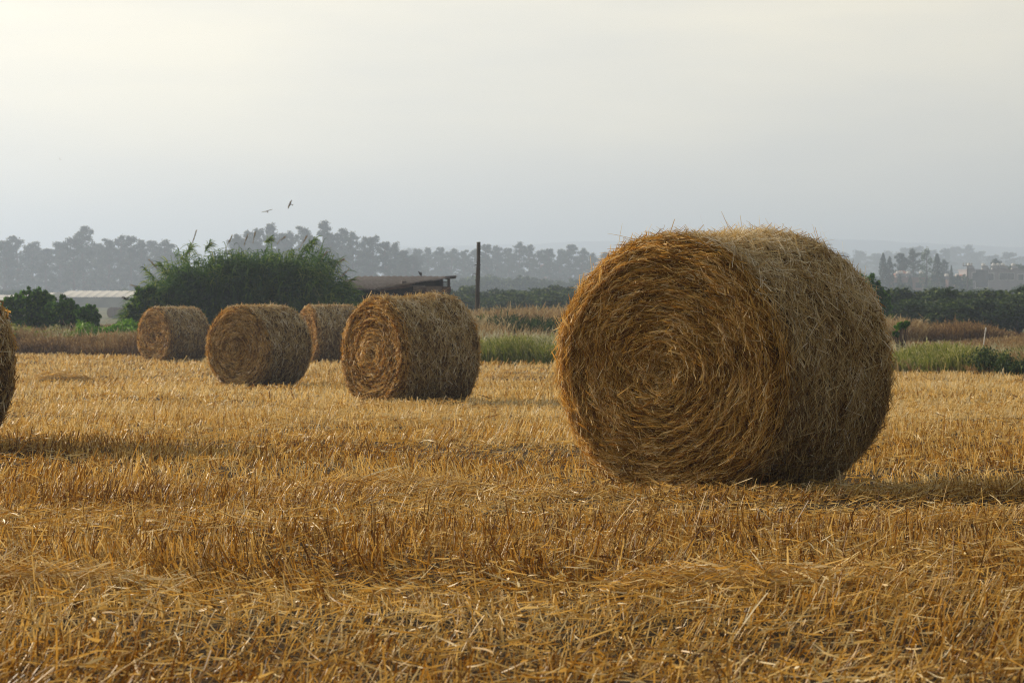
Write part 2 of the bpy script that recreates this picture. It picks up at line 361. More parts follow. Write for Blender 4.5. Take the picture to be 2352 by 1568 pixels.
def bale(px, d, yaw_deg, name_label, n_face, n_side, wid, seed, R=.75, L=1.22, front=True, flat=.05, hump=None, px_is_world=None):
    """the front end's centre stands at column px, d metres off; the roll points away at yaw"""
    r = np.random.default_rng(seed)
    yaw = radians(yaw_deg)
    fx, fy = (px_is_world if px_is_world else (atx(px, d), d))
    cx, cy = fx + sin(yaw) * L / 2, fy + cos(yaw) * L / 2
    gzv = gz(cx, cy)
    root = empty('straw_bale', (cx, cy, gzv), -yaw)
    tag(root, name_label, 'straw bale', 'round straw bales left on the stubble field')
    BALES.append((cx, cy, yaw, L))
    # local frame: x right, y along the axis (front end at -L/2), z up, ground at 0
    ZC = R - flat
    def sag(P):
        z = P[..., 2] + ZC
        low = z < flat * 2.2
        k = np.clip((flat * 2.2 - z) / (flat * 3.2), 0, 1)
        P = P.copy(); P[..., 0] *= 1 + .05 * k
        z2 = np.where(z < .012, .012 + (z - .012) * .12, z)
        P[..., 2] = z2
        return P
    def rad(th, y):
        e = 1.0
        rr = R * (1 + .012 * vn(np.cos(th) * 2.2, np.sin(th) * 2.2, y * 1.5, 1, seed) + .010 * vn(np.cos(th) * 6, np.sin(th) * 6, y * 5, 1, seed + 1) + .006 * vn(np.cos(th) * 16, np.sin(th) * 16, y * 14, 1, seed + 2))
        q = np.clip((np.abs(y) - (L / 2 - .055)) / .055, 0, 1)
        rr = rr - .035 * q ** 2.2
        lip = .6 + .7 * vn(np.cos(th) * 1.6, np.sin(th) * 1.6, seed, 1, seed + 3)
        rr = rr + lip * (.020 * np.exp(-((y + L / 2 - .07) / .06) ** 2) - .034 * np.exp(-((y + L / 2 - .21) / .055) ** 2))
        rr = rr - .006 * np.sin(y * 31 + 2 * vn(np.cos(th), np.sin(th), 0, 1, seed + 4))                 # crease behind the front rim
        if hump:
            rr = rr + hump * np.exp(-((y - L * .33) / .16) ** 2) * np.clip(np.sin(th), 0, 1) ** 3 - .6 * hump * np.exp(-((y + L * .18) / .2) ** 2) * np.clip(np.sin(th), 0, 1) ** 3
        return rr
    def side(th, y, lift=0.0):
        rr = rad(th, y) + lift
        return sag(np.stack([rr * np.cos(th), y, rr * np.sin(th)], -1))
    def fdepth(rho, th, sg):
        """how far the end bulges outward past +-L/2 - at radius rho (0..1)"""
        b = .012 * vn(rho * np.cos(th) * 3, rho * np.sin(th) * 3, sg * 7, 1, seed + 5) + .01 * vn(rho * np.cos(th) * 11, rho * np.sin(th) * 11, sg * 3, 1, seed + 6)
        ph = rho * 12 - sg * th / (2 * pi) + .35 * vn(np.cos(th) * 2, np.sin(th) * 2, rho * 4, 1, seed + 7)
        ridge = (ph - np.floor(ph))
        rim = .018 * np.exp(-((rho - .90) / .07) ** 2) - .035 * np.clip((rho - .94) / .06, 0, 1) ** 2
        return b + .040 * ridge ** 1.5 * np.clip(rho * 5, 0, 1) + rim - .05 * np.exp(-(rho / .10) ** 2) + .012 * (1 - rho)
    def face(rho, th, sg, lift=0.0):
        Rr = rad(th, np.full(np.shape(th), sg * (L / 2)))
        d_ = fdepth(rho, th, sg) + lift
        return sag(np.stack([Rr * rho * np.cos(th), sg * (L / 2 + d_), Rr * rho * np.sin(th)], -1))
    # the rolled side
    mb = MB()
    th = np.linspace(0, 2 * pi, 180, endpoint=False); yy = np.linspace(-L / 2, L / 2, 60)
    TT, YY = np.meshgrid(th, yy)
    mb.grid(side(TT, YY), closed=True)
    core_side = mb.build('rolled_side', M['side_core'], root, True)
    mb = MB()
    n = n_side
    # straws are laid down in the way the roll turns, more loosely the further out they sit
    th0 = r.uniform(0, 2 * pi, n); y0 = r.uniform(-L / 2 + .015, L / 2 - .015, n)
    if not front: pass
    bun = vn(th0 * 3.2, y0 * 26 + th0 * 2, 1, 1, seed + 32) * .6 + vn(th0 * 7, y0 * 50, 2, 1, seed + 33) * .4
    al = r.normal(0, .52, n) * np.where(r.random(n) < .15, 2.2, 1) + .25 * vn(np.cos(th0) * 3, np.sin(th0) * 3, y0 * 3, 1, seed + 9)
    Ln = r.uniform(.05, .20, n)
    K = 4; t = np.linspace(-.5, .5, K)
    TH = th0[:, None] + (Ln * np.cos(al))[:, None] * t / R
    YS = np.clip(y0[:, None] + (Ln * np.sin(al))[:, None] * t, -L / 2 - .03, L / 2 + .03)
    lift = (np.abs(r.normal(0, .009, n)) + .022 * np.clip(bun, -.2, 1))[:, None] + (r.normal(0, .055, n) * (Ln / .15))[:, None] * t + (r.uniform(-.2, .35, n) * .03)[:, None] * (t * 2) ** 2
    lift = np.maximum(lift, -.006)
    P = side(TH, YS, lift)
    tg = P[:, -1] - P[:, 0]; tg /= np.linalg.norm(tg, axis=1, keepdims=True) + 1e-9
    nr = np.stack([np.cos(th0), np.zeros(n), np.sin(th0)], -1)
    S = np.cross(tg, nr) + nr * r.normal(0, .5, n)[:, None]
    W = (wid * r.uniform(.5, 1.4, n) * np.where(r.random(n) < .06, 1.8, 1))[:, None] * np.array([.8, 1, 1, .6])[None]
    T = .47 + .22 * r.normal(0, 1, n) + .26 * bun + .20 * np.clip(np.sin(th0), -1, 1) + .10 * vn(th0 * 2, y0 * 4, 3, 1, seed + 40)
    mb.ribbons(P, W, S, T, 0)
    nc = n // 3; tc_ = r.uniform(0, 2 * pi, nc)
    leaf_quads(mb, side(tc_, r.uniform(-L / 2, L / 2, nc), np.abs(r.normal(.006, .012, nc))), wid * 3.2, .5 + .25 * r.normal(0, 1, nc), r, 1.7)
    # loose ends standing off the roll
    n = int(n_side * .030)
    th0 = r.uniform(0, 2 * pi, n); y0 = r.uniform(-L / 2, L / 2, n); Ln = r.uniform(.05, .16, n) * np.where(r.random(n) < .08, 1.5, 1)
    nr = np.stack([np.cos(th0), np.zeros(n), np.sin(th0)], -1); tn = np.stack([-np.sin(th0), np.zeros(n), np.cos(th0)], -1)
    dr = nr * np.abs(r.normal(.25, .25, n))[:, None] + tn * (r.choice([-1, 1], n) * r.uniform(.3, 1, n))[:, None] + np.array([0, 1, 0]) * r.normal(0, .5, n)[:, None]
    dr /= np.linalg.norm(dr, axis=1, keepdims=True)
    t = np.linspace(0, 1, K)
    P = side(th0, y0)[:, None] + dr[:, None] * (Ln[:, None] * t)[..., None] + nr[:, None] * ((r.normal(0, .15, n) * Ln)[:, None] * t**2)[..., None]
    P[..., 2] = np.maximum(P[..., 2], .01)
    mb.ribbons(P, (wid * r.uniform(.5, 1.1, n))[:, None] * np.array([1, 1, .9, .4])[None], np.cross(dr, r.normal(0, 1, (n, 3))), .6 + .2 * r.normal(0, 1, n), 0)
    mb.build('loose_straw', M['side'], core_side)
    # the two ends with their spiral of straw
    for sg in (-1, 1):
        mb = MB()
        rh = np.linspace(.001, 1, 60)
        TT, RR = np.meshgrid(th, rh)
        mb.grid(face(RR, TT, sg), closed=True)
        fo = mb.build('end_face', M['face_core'], root, True)
        mb = MB()
        n = n_face if sg == -1 else n_face // 3
        wd = wid if sg == -1 else wid * 1.5
        rho = np.sqrt(r.uniform(.0, 1, n)); th0 = r.uniform(0, 2 * pi, n)
        Rr = R * rho
        Ln = r.uniform(.05, .18, n) * np.clip(rho * 2.2 + .45, 0, 1)
        bun = vn(rho * 30, (th0 - .3 * rho) * rho * 5, 1, 1, seed + 30) * .6 + vn(rho * 62, th0 * rho * 9, 2, 1, seed + 31) * .4
        sprd = .33 + 1.0 * np.exp(-(rho / .17) ** 2) + .25 * np.clip(vn(rho * np.cos(th0) * 4, rho * np.sin(th0) * 4, 3, 1, seed + 13), 0, 1)
        al = r.normal(0, 1, n) * sprd + .15 * vn(np.cos(th0) * rho * 5, np.sin(th0) * rho * 5, 0, 1, seed + 12) - .05
        x0, z0 = Rr * np.cos(th0), Rr * np.sin(th0)
        dx = -np.sin(th0) * np.cos(al) + np.cos(th0) * np.sin(al); dz = np.cos(th0) * np.cos(al) + np.sin(th0) * np.sin(al)
        t = np.linspace(-.5, .5, K)
        px_ = x0[:, None] + (dx * Ln)[:, None] * t - (np.cos(th0) * Ln ** 2 / (Rr + .12))[:, None] * t**2 * .2
        pz_ = z0[:, None] + (dz * Ln)[:, None] * t - (np.sin(th0) * Ln ** 2 / (Rr + .12))[:, None] * t**2 * .2
        rr_ = np.hypot(px_, pz_) / R; tt_ = np.arctan2(pz_, px_)
        over = np.clip(rr_ - 1, 0, 1)
        rr_ = np.minimum(rr_, 1.0)
        lift = (np.abs(r.normal(0, .008, n)) + .030 * np.clip(bun, -.2, 1))[:, None] + (r.normal(0, .06, n) * (Ln / .15))[:, None] * t + .016 * (r.random(n)[:, None] < .15)
        P = face(rr_, tt_, sg, np.maximum(lift, -.004))
        nr = np.tile(np.array([0, sg, 0.]), (n, 1))
        tg = P[:, -1] - P[:, 0]; tg /= np.linalg.norm(tg, axis=1, keepdims=True) + 1e-9
        S = np.cross(tg, nr) + nr * r.normal(0, .6, n)[:, None]
        ring = vn(rho * 13, 0, 0, 1, seed + 14)
        T = .44 + .25 * r.normal(0, 1, n) + .30 * bun + .10 * ring + .10 * vn(rho * np.cos(th0) * 7, rho * np.sin(th0) * 7, 5, 1, seed + 15)
        mb.ribbons(P, (wd * r.uniform(.5, 1.35, n) * np.where(r.random(n) < .07, 1.9, 1))[:, None] * np.array([.8, 1, 1, .6])[None], S, T, 0)
        nc = n // 3; rc = np.sqrt(r.random(nc)); tc_ = r.uniform(0, 2 * pi, nc)
        leaf_quads(mb, face(rc, tc_, sg, np.abs(r.normal(.006, .012, nc))), wd * 3.2, .55 + .25 * r.normal(0, 1, nc), r, 1.7)
        # fringe along the rim
        n = int(n_face * .11) if sg == -1 else int(n_face * .05)
        th0 = r.uniform(0, 2 * pi, n); u = r.random(n)
        base = np.where((r.random(n) < .5)[:, None], side(th0, sg * (L / 2 - .09 * u)), face(1 - .06 * u, th0, np.full(n, sg)) if False else side(th0, sg * (L / 2 - .03 * u)))
        nr = np.stack([np.cos(th0), np.zeros(n), np.sin(th0)], -1); tn = np.stack([-np.sin(th0), np.zeros(n), np.cos(th0)], -1)
        dr = nr * r.normal(.06, .15, n)[:, None] + tn * (r.choice([-1, 1], n) * r.uniform(.5, 1, n))[:, None] + np.array([0, sg, 0]) * r.normal(.12, .3, n)[:, None]
        dr /= np.linalg.norm(dr, axis=1, keepdims=True)
        Ln = r.uniform(.04, .13, n); t = np.linspace(0, 1, K)
        P = base[:, None] + dr[:, None] * (Ln[:, None] * t)[..., None] - nr[:, None] * ((Ln ** 2 * .6)[:, None] * t**2)[..., None]
        P[..., 2] = np.maximum(P[..., 2], .01)
        mb.ribbons(P, (wd * r.uniform(.5, 1.2, n))[:, None] * np.array([1, 1, .9, .4])[None], np.cross(dr, r.normal(0, 1, (n, 3))), .55 + .2 * r.normal(0, 1, n), 0)
        # a few long straws hanging off the end
        n = 60 if sg == -1 else 20
        rho = np.sqrt(r.uniform(0, .9, n)); th0 = r.uniform(0, 2 * pi, n)
        b0 = face(rho, th0, np.full(n, sg) if False else sg)
        dr = np.stack([r.normal(0, .6, n), sg * r.uniform(.1, .6, n), r.normal(-.3, .6, n)], -1); dr /= np.linalg.norm(dr, axis=1, keepdims=True)
        Ln = r.uniform(.05, .16, n)
        P = b0[:, None] + dr[:, None] * (Ln[:, None] * t)[..., None]; P[..., 2] = np.maximum(P[..., 2], .01)
        mb.ribbons(P, (wd * .8 * r.uniform(.5, 1.2, n))[:, None] * np.array([1, 1, .9, .5])[None], np.cross(dr, r.normal(0, 1, (n, 3))), .8 + .15 * r.normal(0, 1, n), 0)
        mb.build('loose_straw', M['face'], fo)
    return root

bale(1533, 13.4, 37.5, 'largest round bale, nearest, dark spiral end and greyish side, right of centre', 38000, 38000, .0021, 11, .792, 1.31, hump=.045)
bale(861, 31.2, 51, 'round bale with golden lit end in front of the tin roofed shed', 16000, 15000, .0034, 23, .772, 1.24, hump=.04)
bale(546, 43.0, 34, 'round bale with dark end facing the camera, below the reed thicket', 9000, 8000, .0046, 37, .785, 1.26)
bale(356, 61.5, 44, 'small round bale farthest left of the row, at the edge of the stubble', 7000, 7000, .0060, 41, .772, 1.3)
bale(708, 60.0, 61, 'round bale half hidden behind the bale with the golden lit end', 7000, 7000, .0060, 53, .78, 1.25)
bale(0, 0, 40, 'round bale cut off by the left edge of the picture, in shade', 9000, 13000, .0040, 67, .735, 1.2, px_is_world=(-5.47, 18.55))

# far bales in the pasture beyond the left shrubs
def far_bale(px, d, yaw, lab):
    x = atx(px, d); root = empty('straw_bale', (x, d, gz(x, d)), -radians(yaw))
    tag(root, lab, 'straw bale', 'faint bales in the far pasture')
    R, L = .8, 1.3; mb = MB(); r = np.random.default_rng(int(px))
    th = np.linspace(0, 2*pi, 48, endpoint=False); y = np.linspace(-L/2, L/2, 9)
    T, Y = np.meshgrid(th, y); q = np.clip((np.abs(Y) - .56) / .09, 0, 1)
    rr = R * (1 + .02 * vn(np.cos(T)*3, np.sin(T)*3, Y*3, 1, 5)) - .05 * q**2
    mb.grid(np.stack([rr*np.cos(T), Y, rr*np.sin(T) + R - .03], -1), closed=True)
    mb.build('rolled_side', M['side_core'], root, True)
    for s in (-1, 1):
        mb = MB(); rh = np.linspace(.01, 1, 12); T, Q = np.meshgrid(th, rh)
        mb.grid(np.stack([(R-.05)*Q*np.cos(T), s*(L/2 + .02*(1-Q) + .01*np.sin(Q*40)), (R-.05)*Q*np.sin(T) + R - .03], -1), closed=True)
        mb.build('end_face', M['face_core'], root, True)
far_bale(261, 335, 40, 'faint distant bale beyond the left shrubs, left of a touching pair')
far_bale(279, 331, 38, 'faint distant bale of a touching pair, half behind the reed thicket edge')

# stubble now that the bales are known
mb = MB()
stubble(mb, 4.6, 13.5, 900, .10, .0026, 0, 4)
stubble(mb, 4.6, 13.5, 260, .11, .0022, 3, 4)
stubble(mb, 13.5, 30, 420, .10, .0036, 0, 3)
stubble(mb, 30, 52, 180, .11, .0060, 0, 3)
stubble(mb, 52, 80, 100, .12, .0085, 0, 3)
litter(mb, 4.6, 13.5, 620, .0018, .04, .18)
litter(mb, 4.6, 13.5, 120, .0034, .03, .09)
litter(mb, 13.5, 30, 120, .0028, .06, .22)
litter(mb, 30, 75, 16, .0055, .1, .3)
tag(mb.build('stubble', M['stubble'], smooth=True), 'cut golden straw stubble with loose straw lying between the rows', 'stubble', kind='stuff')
del mb

# low mats of raked straw
def straw_mat(px, py_d, w, dp, h, n, lab, wd=.004, cat='straw heap', ax=0.0):
    d = py_d; x = atx(px, d); root_z = gz(x, d)
    mb = MB(); r = np.random.default_rng(int(px * 7 + d * 13))
    a = np.linspace(0, 2*pi, 40, endpoint=False); q = np.linspace(.02, 1, 10)
    A, Q = np.meshgrid(a, q)
    lx, ly = Q * w / 2 * np.cos(A), Q * dp / 2 * np.sin(A)
    hz = lambda X, Y: h * np.clip(1 - (2*X/w)**2 - (2*Y/dp)**2, 0, 1) ** .7 * (1 + .35 * vn(X, Y, 0, 5, 3))
    root = empty('straw_heap', (x, d, root_z), ax); tag(root, lab, cat)
    mb.grid(np.stack([lx, ly, hz(lx, ly) * .6 - .01], -1), closed=True)
    base = mb.build('matted_core', M['face_core'], root, True)
    mb = MB(); K = 5; t = np.linspace(-.5, .5, K)
    rq = np.sqrt(r.random(n)); ra = r.uniform(0, 2*pi, n)
    sx_, sy_ = rq * w/2 * np.cos(ra), rq * dp/2 * np.sin(ra)
    az = r.normal(.15, .75, n); Ln = r.uniform(.08, .36, n)
    X = sx_[:, None] + (Ln*np.cos(az))[:, None]*t; Y = sy_[:, None] + (Ln*np.sin(az))[:, None]*t + (r.normal(0, .3, n)*Ln)[:, None]*t**2
    Z = hz(X, Y) + np.abs(r.normal(0, .022, n))[:, None] + (r.normal(0, .3, n)*Ln)[:, None]*t + .012
    mb.ribbons(np.stack([X, Y, Z], -1), (wd*r.uniform(.5, 1.3, n))[:, None]*np.array([.7, 1, 1, 1, .4])[None], np.stack([-np.sin(az), np.cos(az), r.normal(0, .7, n)], -1), .62 + .2*r.normal(0, 1, n), 0)
    mb.build('loose_straw', M['stubble'], base)
straw_mat(138, 46.5, 1.25, 1.3, .13, 900, 'low flattened straw heap lying in the stubble left of the small bale', .006)
straw_mat(70, 7.9, 1.0, .45, .07, 900, 'matted band of fallen straw in the left foreground', .003)
straw_mat(920, 13.1, 1.0, .6, .06, 700, 'thin curled mat of straw left of the largest bale', .0035)
straw_mat(1760, 8.0, 1.15, .45, .04, 700, 'pale loose straw pile in the stubble before the largest bale', .0035)

def long_straws():
    """single long straws sticking up out of the near stubble"""
    mb = MB(); n = 420; x, y = scatter(5.2, 24, 1.6); kp = clear_of_bales(x, y); x, y = x[kp], y[kp]; n = len(x)
    az = np.where(rng.random(n) < .7, rng.normal(0, .5, n), rng.normal(pi, .6, n)); el = rng.uniform(.3, 1.1, n); Ln = rng.uniform(.14, .32, n)
    K = 6; t = np.linspace(0, 1, K)
    d = np.stack([np.cos(az)*np.cos(el), np.sin(az)*np.cos(el), np.sin(el)], -1)
    P = np.stack([x, y, G(x, y) + .02], -1)[:, None] + d[:, None]*(Ln[:, None]*t)[..., None]
    P[..., 2] -= (rng.uniform(0, .3, n)*Ln)[:, None]*t**2
    mb.ribbons(P, (.0020*rng.uniform(.7, 1.3, n))[:, None]*np.array([1, 1, 1, .9, .8, .6])[None], np.cross(d, rng.normal(0, 1, (n, 3))), .75+.15*rng.normal(0, 1, n), 3)
    tag(mb.build('long_straw', M['stubble'], smooth=True), 'long bent straws sticking out above the cut stubble', 'straw', kind='stuff')
long_straws()

# ------------------------------------------------------------------ vegetation
def clumps_cloud(r, centres, radii, per, flat=.8):
    n = len(centres) * per
    c = np.repeat(centres, per, 0); ra = np.repeat(radii, per)
    d = r.normal(0, 1, (n, 3)); d /= np.linalg.norm(d, axis=1, keepdims=True)
    q = r.random(n) ** .45
    P = c + d * (q * ra)[:, None] * np.array([1, 1, flat])
    return P, q

def tree_mesh(kind, seed):
    """a tree of height 1 (unit), returned as trunk MB and crown MB"""
    r = np.random.default_rng(seed); tr, cr = MB(), MB()
    if kind == 'pine':
        bend = r.normal(0, .02, 2)
        top = np.array([bend[0], bend[1], .93])
        z = np.linspace(0, .93, 7)
        sp = np.stack([bend[0]*z + .008*np.sin(z*7 + seed), bend[1]*z, z], -1)
        tr.tube(sp, np.linspace(.021, .005, 7), 6)
        Cn, Rd = [], []
        nb = 36; base = r.uniform(.06, .18); conic = r.uniform(.25, 1.0)
        for i in range(nb):
            h = base + (.97 - base) * (i / (nb - 1)) ** .9
            u = (h - base) / (1 - base)
            env = (.21 * (1 - u) ** .55 * (1 - .45 * conic * u) + .035) * r.uniform(.55, 1.25)
            az = r.uniform(0, 2*pi); e = np.array([cos(az)*env, sin(az)*env, h + env*r.uniform(-.05, .30)])
            s = np.array([bend[0]*h, bend[1]*h, h - .02])
            tr.tube(np.stack([s, (s+e)/2 + [0, 0, .01], e]), [.007, .005, .002], 4)
            Cn.append(e); Rd.append(r.uniform(.032, .062) * (1 - .35*u))
            Cn.append((e*.55 + s*.45) + r.normal(0, .012, 3)); Rd.append(r.uniform(.045, .08) * (1 - .3*u))
        Cn.append(top + [0, 0, .02]); Rd.append(.03)
        P, q = clumps_cloud(r, np.array(Cn), np.array(Rd), 64, .8)
        P = P + r.normal(0, .010, P.shape)
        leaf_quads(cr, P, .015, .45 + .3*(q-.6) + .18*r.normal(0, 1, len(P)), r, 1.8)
    elif kind in ('olive', 'round'):
        for k in range(3):
            az = r.uniform(0, 2*pi); e = np.array([cos(az)*.16, sin(az)*.16, .5])
            tr.tube(np.stack([[0, 0, 0], [cos(az)*.03, sin(az)*.03, .18], e]), [.045, .032, .014], 6)
        Cn, Rd = [], []
        for i in range(34):
            az = r.uniform(0, 2*pi); el = r.uniform(-.75, 1.2); q = r.uniform(.4, 1)
            Cn.append([.40*q*cos(az)*cos(el), .40*q*sin(az)*cos(el), .50 + .36*q*sin(el)]); Rd.append(r.uniform(.09, .16))
        P, q = clumps_cloud(r, np.array(Cn), np.array(Rd), 75, .9)
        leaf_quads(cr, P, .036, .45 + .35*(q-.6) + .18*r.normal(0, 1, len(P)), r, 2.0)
    elif kind == 'cypress':
        tr.tube([[0, 0, 0], [0, 0, .5], [0, 0, .9]], [.018, .012, .003], 6)
        z = r.uniform(.05, 1, 1700); wv = .085 * np.sin(np.clip(z, 0, 1) ** .75 * pi * .93 + .18) ** .7 * (1 + .25*vn(z*9, 0, 0, 1, seed))
        az = r.uniform(0, 2*pi, 1700); q = r.random(1700) ** .4
        P = np.stack([wv*q*np.cos(az), wv*q*np.sin(az), z], -1)
        leaf_quads(cr, P, .016, .45 + .2*r.normal(0, 1, len(P)), r, 2.4, 2.0)
    elif kind == 'poplar':
        tr.tube([[0, 0, 0], [0, .005, .5], [0, 0, .92]], [.02, .013, .003], 6)
        Cn, Rd = [], []
        for i in range(26):
            h = .16 + .8*i/25; w_ = .13*sin(min(1, (h-.08)/.92)**.8*pi*.93 + .1)**.8
            az = r.uniform(0, 2*pi); Cn.append([cos(az)*w_*r.uniform(.3, 1), sin(az)*w_*r.uniform(.3, 1), h]); Rd.append(r.uniform(.04, .065))
        P, q = clumps_cloud(r, np.array(Cn), np.array(Rd), 60, 1.4)
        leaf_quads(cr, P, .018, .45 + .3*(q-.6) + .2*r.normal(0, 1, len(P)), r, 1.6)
    return tr, cr

PROTO = {}
def proto(kind, i):
    if (kind, i) not in PROTO:
        tr, cr = tree_mesh(kind, 100 + i * 17 + {'pine': 1, 'olive': 2, 'cypress': 3, 'poplar': 4, 'round': 5}[kind])
        names = {'pine': 'pine_tree', 'olive': 'olive_tree', 'cypress': 'cypress_tree', 'poplar': 'poplar_tree', 'round': 'broadleaf_tree'}
        ms = {'pine': 'pine', 'olive': 'olive', 'cypress': 'cypress', 'poplar': 'poplar', 'round': 'olive'}
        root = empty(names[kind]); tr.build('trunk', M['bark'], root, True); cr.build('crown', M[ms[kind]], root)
        PROTO[(kind, i)] = [root, False]
    return PROTO[(kind, i)]
def plant(kind, i, x, y, h, w=1.0, rz=None, label=None, cat='tree', group=None, sink=.0):
    p = proto(kind, i)
    if not p[1]: o = p[0]; p[1] = True
    else: o = copy_tree(p[0])
    o.location = (x, y, gz(x, y) - sink); o.rotation_euler = (0, 0, random.uniform(0, 6.28) if rz is None else rz)
    o.scale = (h * w, h * w, h)
    tag(o, label, cat)
    if group: o['group'] = group
    elif 'group' in o: del o['group']
    return o

ORD = ['first', 'second', 'third', 'fourth', 'fifth', 'sixth', 'seventh', 'eighth', 'ninth', 'tenth', 'eleventh', 'twelfth', 'thirteenth', 'fourteenth', 'fifteenth', 'sixteenth', 'seventeenth', 'eighteenth', 'nineteenth', 'twentieth', 'twenty-first', 'twenty-second', 'twenty-third', 'twenty-fourth', 'twenty-fifth', 'twenty-sixth', 'twenty-seventh', 'twenty-eighth', 'twenty-ninth', 'thirtieth']
def H(py, x, d): return CAMZ - (py - 690) / F * d - gz(x, d)      # the height of something whose top is seen at row py

# left pine belt: (column, row of the top, width factor)
LB = [(8, 553, 1.2), (42, 545, 1.15), (75, 556, 1.1), (108, 572, 1.0), (140, 556, 1.15), (170, 548, 1.0), (192, 520, .95), (222, 562, 1.0), (250, 549, .9), (277, 541, .8), (300, 543, .8), (326, 552, .95), (350, 553, 1.0), (378, 553, 1.15), (394, 578, .9)]
for k, (px, py, w) in enumerate(LB):
    d = 700 + (k * 37 % 5) * 14
    x = atx(px, d); plant('pine', k % 6, x, d, H(py, x, d), w * 1.25, None, 'hazy pine, %s from the left in the far left pine belt' % ORD[k], 'pine tree', 'pines of the left belt')
RB = [(548, 540, .9), (572, 530, .9), (596, 526, .8), (620, 516, 1.0), (652, 536, .9), (672, 534, .8), (697, 521, .9), (718, 540, .9), (742, 509, 1.0), (760, 535, 1.0), (784, 525, 1.0), (812, 536, .9), (838, 545, .9), (858, 542, 1.0), (886, 556, .9), (906, 558, .9), (928, 575, 1.0), (948, 590, .9)]
for k, (px, py, w) in enumerate(RB):
    d = 690 + (k * 53 % 7) * 12
    x = atx(px, d); plant('pine', (k + 2) % 6, x, d, H(py, x, d), w * 1.15, None, 'hazy pine, %s from the left in the belt behind the reeds and shed' % ORD[k], 'pine tree', 'pines behind the reeds')
MBt = [(958, 572, .9), (984, 570, .9), (1010, 568, 1.0), (1036, 573, 1.1), (1066, 575, 1.0), (1090, 572, .9), (1118, 562, 1.0), (1142, 566, .9), (1166, 570, 1.0), (1192, 558, .9), (1216, 563, .8), (1240, 574, .9), (1262, 572, .9), (1286, 574, .8), (1312, 562, 1.0), (1336, 572, .9), (1362, 582, .9), (1392, 580, 1.0), (1425, 575, 1.0)]
for k, (px, py, w) in enumerate(MBt):
    d = 830 + (k * 41 % 6) * 12
    x = atx(px, d); plant('pine', (k + 4) % 6, x, d, H(py, x, d), w * 1.2, None, 'hazy pine, %s from the left in the belt behind the wooden pole' % ORD[k], 'pine tree', 'pines behind the pole')
# second row standing behind the belts
for (nm, px0, px1, d, row0, row1, g) in (('far left', -5, 405, 790, 562, 572, 'back row of the left belt'), ('reed side', 545, 960, 780, 548, 590, 'back row behind the reeds'), ('pole side', 960, 1440, 920, 580, 586, 'back row behind the pole')):
    n_ = 12 if nm == 'far left' else 14
    for k in range(n_):
        px = px0 + (px1 - px0) * k / (n_ - 1) + random.uniform(-6, 6); dd = d + random.uniform(-15, 15); x = atx(px, dd)
        row = row0 + (row1 - row0) * (px - px0) / (px1 - px0) + random.uniform(-7, 10)
        plant('pine', (k * 5 + 3) % 6, x, dd, H(row, x, dd), 1.5, None, 'hazy pine, %s from the left in the second row of the %s belt' % (ORD[k], nm), 'pine tree', g)
# fainter belt far behind
FB = [(936, 573, 1.2), (965, 577, 1.2), (1900, 577, 1.3), (1935, 580, 1.3), (1975, 576, 1.2), (2010, 582, 1.3), (2045, 578, 1.3), (2078, 570, 1.3), (2105, 566, 1.2), (2140, 575, 1.3), (2172, 572, 1.1), (2196, 567, 1.2), (2222, 565, 1.1), (2246, 578, 1.2), (2280, 586, 1.3), (2316, 580, 1.2), (2345, 590, 1.2)]
for k, (px, py, w) in enumerate(FB):
    d = 1500 + (k * 29 % 5) * 60
    x = atx(px, d); plant('pine', (k + 1) % 6, x, d, H(py, x, d), w * 1.5, None, 'very faint tree, %s from the left of the palest, farthest ones' % ORD[k], 'tree', 'palest trees near the skyline')
# right group around the houses
RT = [('round', 1996, 612, 620, .9, 'pale rounded tree at the left end of the hazy right hand tree group'),
      ('cypress', 2028, 582, 600, 1.25, 'tall narrow cypress, left one of a pair near the red roofed house'),
      ('cypress', 2043, 590, 600, 1.3, 'shorter narrow cypress, right one of a pair near the red roofed house'),
      ('pine', 2070, 582, 640, 1.2, 'broad open pine just right of the cypress pair'),
      ('pine', 2098, 574, 650, 1.15, 'tall leaning pine behind the red roofed house'),
      ('poplar', 2128, 571, 600, 1.15, 'tallest poplar with pale green crown between the far houses'),
      ('cypress', 2152, 583, 590, 1.35, 'dark columnar cypress just right of the tallest poplar'),
      ('pine', 2170, 598, 660, 1.0, 'small grey pine behind the dark columnar cypress'),
      ('cypress', 2165, 625, 585, 1.2, 'low dark cypress at the foot of the columnar one'),
      ('cypress', 2185, 610, 585, .7, 'thin spindly conifer left of the utility pole'),
      ('round', 2207, 622, 588, 1.0, 'pale low tree beside the thin spindly conifer'),
      ('round', 2232, 614, 640, 1.1, 'pale low tree just behind the utility pole'),
      ('round', 2268, 604, 650, 1.2, 'grey rounded tree above the flat roof, left part'),
      ('pine', 2292, 596, 650, 1.2, 'grey pointed tree above the flat roofed house'),
      ('round', 2322, 590, 650, 1.5, 'large hazy domed tree behind the flat roofed house'),
      ('round', 2350, 585, 650, 1.6, 'large hazy domed tree at the right picture edge'),
      ('cypress', 2066, 630, 575, 1.3, 'small cypress standing before the pink house wall, left'),
      ('cypress', 2090, 632, 575, 1.1, 'small cypress standing before the pink house wall, right'),
      ('cypress', 2127, 640, 575, 1.1, 'small cypress at the foot of the tallest poplar')]
for k, (kd, px, py, d, w, lab) in enumerate(RT):
    x = atx(px, d); plant(kd, k % 3, x, d, H(py, x, d), w, None, lab, 'tree', 'hazy trees by the far houses')
